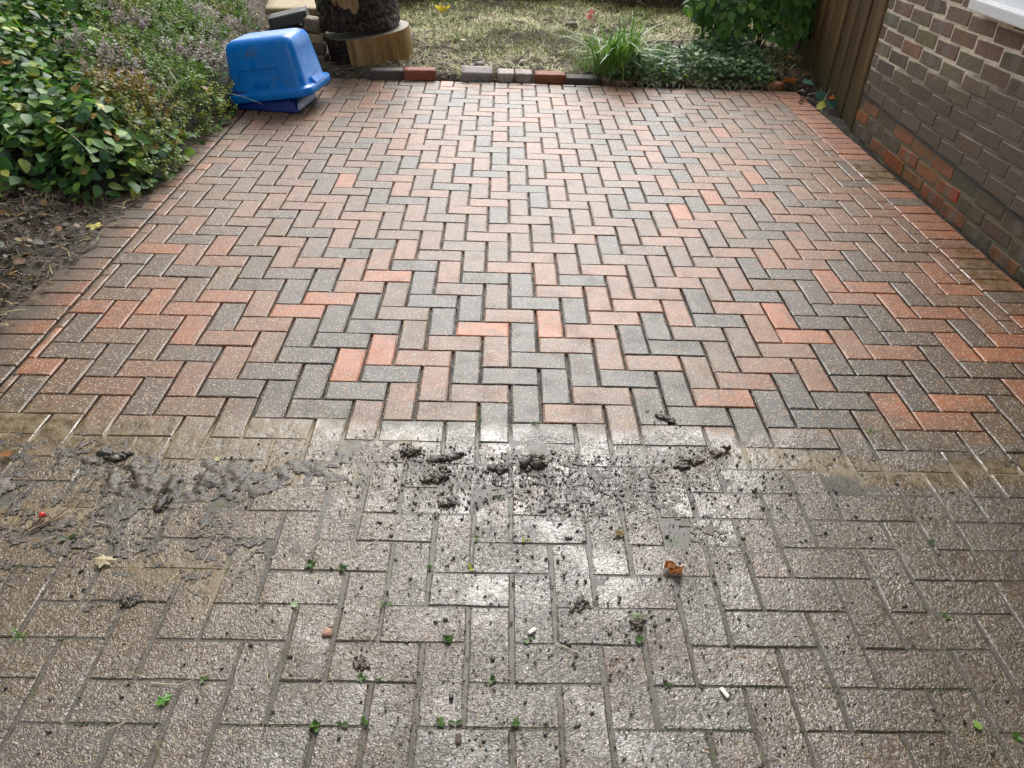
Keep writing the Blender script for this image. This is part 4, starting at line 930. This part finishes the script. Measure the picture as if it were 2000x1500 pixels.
st_ = blades(2.78+rng.normal(0, .06, 9), 4.98+rng.normal(0, .06, 9), np.full(9, .03), rng.uniform(.4, .75, 9), rng.uniform(.1, .6, 9), rng.uniform(0, 6.28, 9), rng.uniform(0, .3, 9), 7); as_part(tubes('stem', st_, np.full(9, .008), STRAW, np.tile([[.085, .055, .035]], (9, 1))), lsh)
# ground ivy along the back edge
def in_gc(x, y): return np.minimum.reduce([(y-3.90-.02*np.sin(x*13)), (x-1.35)*.6, (2.62+.05*(y-3.9)-x)*1.0, (4.02+(x-1.35)*.95+.10*np.sin(x*8)-y)*.6])
N = 9000; x = rng.uniform(1.3, 2.75, N); y = rng.uniform(3.84, 5.4, N); dd = in_gc(x, y); kk = dd > 0; x, y, dd = x[kk], y[kk], dd[kk]; N = len(x)
hh = .13*np.sqrt(np.clip(dd/.10, 0, 1))*(.55+.9*fbm(x*5, y*5, 201, 3))+.30*np.exp(-(((x-2.30)/.18)**2+((y-4.85)/.3)**2)); z = bed_z(x, np.maximum(y, 4.05))+hh*rng.uniform(.35, 1.05, N)
z = np.where(y < 4.0, np.minimum(z, .02+hh), z)
rv = np.array([(0, 0, 0), (-.46, .22, .06), (-.5, .62, .10), (0, 1.0, -.03), (.5, .62, .10), (.46, .22, .06), (0, .45, 0)], float); rfc = np.array([(0, 6, 1), (1, 6, 2), (2, 6, 3), (3, 6, 4), (4, 6, 5), (5, 6, 0)])
a = rng.uniform(0, 6.28, N); gi = thing('ground_ivy', 'mat of small round dark green ivy leaves along the back edge', 'ground cover', (2.1, 4.2, .05))
as_part(tag(scatter('foliage', rv, rfc, np.stack([x, y, z], 1), frames(np.stack([rng.normal(0, .4, N), rng.normal(-.25, .4, N), np.ones(N)], 1), np.stack([np.cos(a), np.sin(a), rng.normal(-.1, .2, N)], 1)), rng.uniform(.022, .042, N), pal(N, [(.08, .17, .06), (.13, .22, .09), (.05, .10, .04), (.19, .29, .07)], [4, 3, 2, .8], .25), LEAF_A), kind='stuff'), gi)
N = 500; x = rng.uniform(1.35, 2.6, N); y = rng.normal(3.93, .05, N); pth = blades(x, y, np.full(N, .03), rng.uniform(.04, .14, N), rng.uniform(.6, 1.5, N), rng.normal(-1.57, .8, N), rng.uniform(.2, 1, N), 5)
as_part(tag(ribbons('trailing_stem', pth, rng.uniform(.0018, .004, N), pal(N, [(.10, .15, .04), (.22, .20, .09), (.09, .06, .04)], [3, 2, 2]), BLADE), kind='stuff'), gi)
# strap leaved clump
cl = thing('grass_clump', 'clump of long arching green strap leaves at the bed edge', 'plant', (1.42, 4.12, .04))
N = 125; az = np.where(rng.random(N) < .5, rng.normal(-1.2, 1.0, N), rng.uniform(0, 6.28, N)); x = 1.42+rng.normal(0, .075, N); y = 4.12+rng.normal(0, .05, N)
pth = blades(x, y, np.full(N, .03), rng.uniform(.30, .66, N), rng.uniform(.08, .55, N), az, rng.uniform(.25, 1.0, N), 9)
tcs = pal(N, [(.14, .27, .045), (.20, .35, .08), (.34, .42, .17), (.07, .16, .035)], [4, 3, 1.2, 1.5])
for i in range(N): as_part(ribbons('strap_leaf', pth[i:i+1], np.array([rng.uniform(.012, .023)]), tcs[i:i+1], BLADE), cl)
N = 1400; x = 1.50+rng.normal(0, .17, N); y = 4.18+rng.normal(0, .12, N)
pth = blades(x, y, np.full(N, .04), rng.uniform(.08, .28, N), rng.uniform(.05, .7, N), rng.uniform(0, 6.28, N), rng.uniform(.1, .9, N), 5)
as_part(tag(ribbons('fine_grass', pth, rng.uniform(.0025, .0045, N), pal(N, [(.16, .28, .045), (.27, .35, .09), (.09, .17, .04), (.40, .38, .16)], [4, 3, 2, 1]), BLADE), kind='stuff'), cl)
# pink flowered stalk behind the clump
fl = thing('pink_flower', 'thin stalk with small pink flowers behind the strap leaved clump', 'flower', (1.27, 4.75, .06))
as_part(tubes('stem', blades(np.array([1.27, 1.32]), np.array([4.75, 4.76]), np.full(2, .06), np.array([.30, .33]), np.array([.05, .1]), np.array([.4, 2.]), np.array([.1, .1]), 6), np.full(2, .003), STRAW, np.array([[.12, .2, .05]]*2)), fl)
a = rng.uniform(0, 6.28, 12); as_part(scatter('petal', LV, LF, np.array([1.27, 4.75, .34])+rng.normal(0, .022, (12, 3))*np.array([1.3, 1, 1.2]), frames(rng.normal(0, 1, (12, 3)), np.stack([np.cos(a), np.sin(a), -np.ones(12)], 1)), rng.uniform(.03, .05, 12), np.tile([[.62, .16, .22]], (12, 1)), LEAF_A), fl)
# leaf litter in the corner by the fence and behind the shrub
for nm, cnt, (mx, sx_), (my, sy_), lb in [('soil_litter', 520, (-1.62, .22), (.95, .45), 'dead leaves and scraps on the dark soil left of the drive'), ('corner_litter', 260, (2.84, .13), (4.1, .28), 'brown leaf litter and twigs in the corner by the fence'), ('shrub_litter', 420, (-1.55, .18), (4.75, .45), 'reddish brown leaf litter between shrub and stone slab')]:
    x = rng.normal(mx, sx_, cnt); y = rng.normal(my, sy_, cnt); y = np.maximum(y, 3.2) if my > 2 else y; k = (x < 2.86+.11*(y-3)) if mx > 0 else (x < -1.24)
    x, y = x[k], y[k]; n_ = len(x); a = rng.uniform(0, 6.28, n_); zz = np.where(y > 3.9, bed_z(x, np.maximum(y, 4.1)), np.where(x < 0, left_z(x, y), 0))+rng.uniform(.0, .03, n_)
    tag(scatter(nm, LV3, LF, np.stack([x, y, zz], 1), frames(np.stack([rng.normal(0, .5, n_), rng.normal(0, .5, n_), np.ones(n_)], 1), np.stack([np.cos(a), np.sin(a), np.zeros(n_)], 1)), rng.uniform(.015, .05, n_), pal(n_, [(.16, .08, .035), (.25, .14, .06), (.09, .065, .045), (.06, .05, .035)], [2, 1.5, 4, 3]), LEAF_A), lb, 'leaf litter', kind='stuff')
# small ivy sprig growing at the foot of the fence
iv = thing('ivy_sprig', 'small ivy sprig with four leaves at the fence foot', 'ivy', (2.80, 3.42, 0))
for (dx, dy, dz, s_, c_) in [(-.02, .28, .10, .07, (.05, .13, .10)), (.02, .12, .06, .06, (.04, .11, .08)), (.06, .0, .04, .06, (.04, .12, .09)), (-.03, -.05, .03, .05, (.40, .42, .05)), (.05, .12, .02, .04, (.10, .2, .05))]:
    M = frames(np.array([[-.3, -.6, .7]])+rng.normal(0, .25, (1, 3)), np.array([[rng.normal(), -.5, -.3]])); o = link('leaf', arr_mesh('leaf', np.einsum('ij,kj->ki', M[0], (rv-np.array([0, .4, 0]))*s_*1.3), rfc), LEAF_O, iv); o.location = (dx, dy, dz); o.color = (*c_, 1)
o = tubes('stem', np.array([[(-.02, .28, .0), (-.03, .15, .02), (0, .05, .02), (.05, -.02, .03)], [(-.03, -.1, .0), (.0, .0, .03), (.05, .08, .07), (.08, .12, .10)]]), np.array([.003, .004]), STRAW, np.array([[.14, .10, .05], [.42, .33, .22]]), iv)

# ================================================================== SMALL WEEDS in the joints
WEED = LEAF_O
def weed(label, x, y, kind, seed, s=1.0):
    r = np.random.default_rng(seed+100)
    w_ = thing('weed', label, 'weed', (x, y, -.002), group='weeds in the joints')
    if kind == 'tuft':
        n_ = 14; o = ribbons('blades', blades(r.normal(0, .006, n_), r.normal(0, .003, n_), np.zeros(n_), r.uniform(.02, .045, n_)*s, r.uniform(.2, 1.2, n_), r.uniform(0, 6.28, n_), r.uniform(.1, .8, n_), 5), r.uniform(.0014, .0026, n_), np.array([[.10, .20, .03]])*r.uniform(.7, 1.5, (n_, 1)), BLADE, w_); o['kind'] = 'stuff'; return
    n_ = {'rosette': 8, 'seedling': 3, 'pair': 2, 'yellow': 3}[kind]
    for k in range(n_):
        a = 6.28*k/n_+r.uniform(-.5, .5); el = r.uniform(.15, .8); L = s*r.uniform(.012, .022)*(1.3 if kind in ('pair', 'yellow') else 1)
        M = frames(np.array([[-math.cos(a)*math.sin(el), -math.sin(a)*math.sin(el), math.cos(el)]]), np.array([[math.cos(a), math.sin(a), math.tan(el)]]))[0]
        o = bpy.data.objects.new('leaf', lm[k % 3]); COL.objects.link(o); o.parent = w_; mm = Matrix.Identity(4)
        for r_ in range(3):
            for c_ in range(3): mm[r_][c_] = M[r_, c_]*L
            mm[r_][3] = (r.normal(0, .002), r.normal(0, .002), .003)[r_]
        o.matrix_local = mm; c = (.42, .44, .05) if kind == 'yellow' else tuple(np.array((.055, .105, .022))*r.uniform(.6, 1.7)); o.color = (*c, 1)
for q, a in enumerate([
    ('leafy green weed above the small pink brown pebble', .106, -.784, 'rosette', 1.25), ('low green weed just right of the leafy one', .185, -.794, 'rosette', .95),
    ('tiny upright weed in a joint left of the yellow leaflets', .397, -.783, 'seedling', .9), ('bright yellow leaflets on a grey block', .501, -.788, 'yellow', .8),
    ('small weed by the joint left of the yellow green seedling', .510, -.691, 'seedling', .9), ('weed beside the upright yellow green seedling', .602, -.689, 'pair', .7),
    ('upright yellow green seedling in a centre joint', .635, -.692, 'yellow', .9), ('bushy weed left of a two leaved neighbour in the long near joint', .277, -1.091, 'rosette', .95),
    ('two leaved weed in the long near joint', .316, -1.094, 'pair', .8), ('weed with one round leaf in a mossy near joint', -.052, -1.098, 'seedling', 1.0),
    ('star shaped weed in the nearest mossy joint', .201, -1.202, 'rosette', 1.1), ('tall bright leaf weed right of the star shaped one', .255, -1.196, 'pair', 1.2),
    ('small weed at the joint corner right of the tall bright leaf', .299, -1.19, 'seedling', 1.0), ('weed left of the fallen brown seed in the nearest joint', .456, -1.193, 'rosette', .9),
    ('weed touching the fallen brown seed in the nearest joint', .483, -1.191, 'pair', 1.0), ('muddy weed at a joint corner below the centre', .605, -1.192, 'rosette', .9),
    ('spreading weed where two joints meet near the white shell', .457, -.992, 'rosette', 1.2), ('weed below the white shell', .635, -.99, 'seedling', 1.0),
    ('dark weed in the corner joint right of the white shell', .891, -.986, 'rosette', .9), ('feathery grass tuft at the edge of the clean blocks', .507, -.204, 'tuft', 1.0),
    ('flattened grass tuft on the clean grey block joint', .677, -.206, 'tuft', .8), ('green leaf weed by a dead stalk on the muddy left', -.516, -.708, 'pair', 1.2),
    ('straggly grass tuft at a near left joint', -.491, -.994, 'tuft', 1.3), ('pale green weed on the dark right blocks', 1.632, -.913, 'seedling', 1.0),
    ('weed nearest the right edge on the unwashed blocks', 1.705, -.674, 'seedling', .9), ('thin weed in the dark joint below the crumpled leaf', .935, -1.101, 'seedling', 1.0),
    ('muddy weed in the joint right of the bare mud strip', .556, -1.094, 'rosette', .85), ('yellowish weed in the near right corner joint', 1.635, -1.208, 'rosette', .9),
    ('dull weed straddling a worn joint between block ends', .306, -.893, 'tuft', .8), ('mossy weed where clean orange blocks meet grime', 1.722, -.217, 'tuft', .9), ('small weed below the tan silt pool', 1.29, -.508, 'seedling', .8)]):
    weed(a[0], a[1], a[2], a[3], q, a[4]*.72)

N = 5200; jr = rng.choice([-12, -12, -11, -11, -10, -9, -8], N); x = rng.uniform(-.9, 2.2, N); kk = (fbm(x*2.6, jr*3.3, 211, 3) > .52) & (((np.floor(x*10)-jr+3) % 4 < 3) | (rng.random(N) < .3)); x, jr = x[kk], jr[kk]; N = len(x)
y = jr*.1+rng.normal(0, .0035, N); a = rng.uniform(0, 6.28, N)
tag(scatter('joint_moss', SV, SF, np.stack([x, y, np.full(N, -.004)+rng.uniform(0, .004, N)], 1), frames(np.stack([rng.normal(0, .6, N), rng.normal(0, .6, N), np.ones(N)], 1), np.stack([np.cos(a), np.sin(a), rng.uniform(0, .8, N)], 1)), rng.uniform(.003, .0075, N), pal(N, [(.060, .075, .018), (.10, .12, .03), (.045, .05, .015)], [3, 1.2, 3]), SMALL_A), 'low green moss growing along the near block joints', 'moss', kind='stuff')

# ================================================================== FALLEN LEAVES and bits
def lobed(n, depth, seed, asp=1.0):
    r = random.Random(seed); V = [(0, 0, .3)]
    for k in range(n*2):
        a = 2*math.pi*k/(n*2); q = (1.0 if k % 2 == 0 else depth)*r.uniform(.85, 1.12); V.append((q*math.cos(a)*asp, q*math.sin(a), r.uniform(-.15, .35)))
    return V, [(0, 1+k, 1+(k+1) % (n*2)) for k in range(n*2)]
def fallen(name, label, cat, x, y, s, c, shape, rot, z=.003, curl=0, group='fallen leaves'):
    if shape == 'lobed': V, F = lobed(7, .62, int(abs(x)*1000), 1.35)
    elif shape == 'oval': V, F = [tuple(v) for v in (LV3-np.array([0, .5, 0]))*1.7], [tuple(f) for f in LF]
    else:
        V, F = [], []; r = random.Random(int(abs(x*977)))
        for i in range(6):
            for j in range(6): V.append(((i/5-.5)*2+r.uniform(-.15, .15), (j/5-.5)*1.3+r.uniform(-.15, .15), .35*math.sin(i*1.7+j)+.30*r.random()+.35*abs(i-2.5)/2.5))
        for i in range(5):
            for j in range(5): a = i*6+j; F.append((a, a+1, a+7, a+6))
    o = link(name, py_mesh(name, [(v[0]*s, v[1]*s, v[2]*s) for v in V], F), LEAF_O); o.location = (x, y, z+s*.12); o.rotation_euler = (0, 0, rot); o.color = (*c, 1)
    return tag(o, label, cat, group)
fallen('fallen_leaf', 'crumpled orange brown dead leaf on the wet grey blocks', 'leaf', 1.002, -.785, .024, (.34, .13, .035), 'crumple', -.5)
fallen('fallen_leaf', 'spiky cream dead leaf on the brown muddy blocks', 'leaf', -.394, -.785, .021, (.55, .46, .30), 'lobed', .2)
fallen('fallen_leaf', 'small curled tan leaf above the crumpled orange one', 'leaf', .885, -.665, .013, (.48, .38, .20), 'crumple', .2)
fallen('fallen_leaf', 'spiky pale yellow leaf at the edge of the soil bed', 'leaf', -1.255, 1.135, .034, (.66, .58, .16), 'lobed', .4)
fallen('fallen_leaf', 'narrow yellow leaf next to the spiky pale yellow one', 'leaf', -1.262, 1.06, .016, (.55, .46, .10), 'oval', .9)
fallen('fallen_leaf', 'dark brown wrinkled leaf on the tan silt pool', 'leaf', 1.246, -.315, .015, (.10, .05, .022), 'crumple', .1)
fallen('fallen_leaf', 'fresh green leaf lying on the dark near right blocks', 'leaf', 1.565, -1.184, .013, (.20, .34, .07), 'oval', .1)
fallen('fallen_leaf', 'torn bright green leaf lying at the near left joint', 'leaf', -.119, -1.150, .014, (.14, .32, .07), 'lobed', .8)
fallen('fallen_leaf', 'pale green leaf scrap lying across a left joint', 'leaf', .093, -.904, .012, (.32, .40, .22), 'oval', .9)
fallen('fallen_leaf', 'translucent pale green leaf pressed flat on a grey block', 'leaf', .891, -.923, .014, (.24, .28, .15), 'lobed', .1, z=.001)
fallen('fallen_leaf', 'yellow green leaf on the smeared mud at the left', 'leaf', -.234, -.41, .011, (.42, .42, .16), 'oval', .5, z=.012)
fallen('fallen_leaf', 'orange brown leaf stuck in the black mud at the far left', 'leaf', -.826, -.41, .020, (.30, .13, .05), 'oval', 1.4, z=.014)
fallen('fallen_leaf', 'bright yellow leaf far back on the dry grass', 'leaf', -.03, 6.0, .07, (.66, .50, .06), 'crumple', .2, z=.11)
fallen('fallen_leaf', 'pale yellow leaf in the middle of the soil bed behind the bricks', 'leaf', .215, 4.85, .04, (.60, .45, .14), 'oval', .6, z=.085)
fallen('fallen_leaf', 'orange leaf standing at the bed corner near the half brick', 'leaf', 2.74, 3.98, .045, (.40, .12, .03), 'crumple', .4, z=.03)
fallen('fallen_leaf', 'reddish orange leaf propped against the fence foot', 'leaf', 2.87, 3.45, .035, (.38, .11, .03), 'crumple', 1.2, z=.05)
fallen('fallen_leaf', 'pale orange leaf under the laurel by the fence', 'leaf', 2.93, 4.6, .05, (.42, .20, .08), 'crumple', 2.2, z=.06)
fallen('fallen_leaf', 'red leaf scrap far back on the dry grass', 'leaf', .45, 5.95, .03, (.45, .06, .05), 'oval', 1.0, z=.11)
o = rough_block('pebble', .022, .019, .008, 77, .0018, .004, 4); o.location = (.185, -.979, .004); o.color = (.36, .21, .15, 1); tag(o, 'pinkish brown flat pebble by the corner of a grey block', 'pebble')
o = rough_block('shell_fragment', .010, .026, .005, 78, .0015, .002, 4); o.location = (1.053, -1.117, .004); o.rotation_euler.z = .45; o.color = (.72, .66, .58, 1); tag(o, 'white splinter of shell on the near right blocks', 'shell')
o = rough_block('shell_fragment', .018, .008, .005, 79, .003, .002, 4); o.location = (.647, -.968, .004); o.rotation_euler.z = .7; o.color = (.74, .70, .64, 1); tag(o, 'broken white shell beside a weed in a centre joint', 'shell')
o = rough_block('seed', .013, .024, .006, 80, .002, .0055, 5); o.location = (.492, -1.225, .004); o.color = (.10, .07, .05, 1); tag(o, 'flat brown seed lying on a near centre block', 'seed')
TV, TF = ico(2, 3, .08); be = thing('red_berry', 'bright red berry lying in the mud at the left', 'berry', (-.613, -.640, .012)); o = link('fruit', arr_mesh('fruit', TV*.0085, TF), plain('berry_skin', (.55, .025, .02), .25), be, True); o = tubes('stalk', np.array([[(.004, -.004, .002), (-.006, -.03, -.004), (-.025, -.065, -.006)]]), np.array([.0035]), STRAW, np.array([[.12, .06, .035]]), be)
tw = tag(tubes('twig', np.array([[(-.62, -.69, .006), (-.60, -.67, .007), (-.585, -.65, .007), (-.56, -.61, .009)]]), np.array([.004]), STRAW, np.array([[.13, .07, .04]])), 'short brown twig beside the red berry', 'twig')
for lb, p in [('long pale straw across the muddy blocks left of centre', [(-.30, -.37, .012), (-.22, -.35, .014), (-.12, -.335, .012)]), ('thin pale straw on the near centre block', [(.70, -1.0, .004), (.76, -1.03, .005), (.80, -1.06, .004)]), ('bent dry straw in the near left mossy joint', [(-.16, -1.11, .004), (-.10, -1.115, .005), (-.04, -1.085, .006)]), ('pale straw lying across the joint under the tan silt', [(1.02, -.455, .005), (1.08, -.457, .005), (1.15, -.456, .005)])]:
    tag(tubes('straw', np.array([p]), np.array([.0012]), STRAW, np.array([[.50, .44, .30]])), lb, 'straw', 'single straws on the blocks')
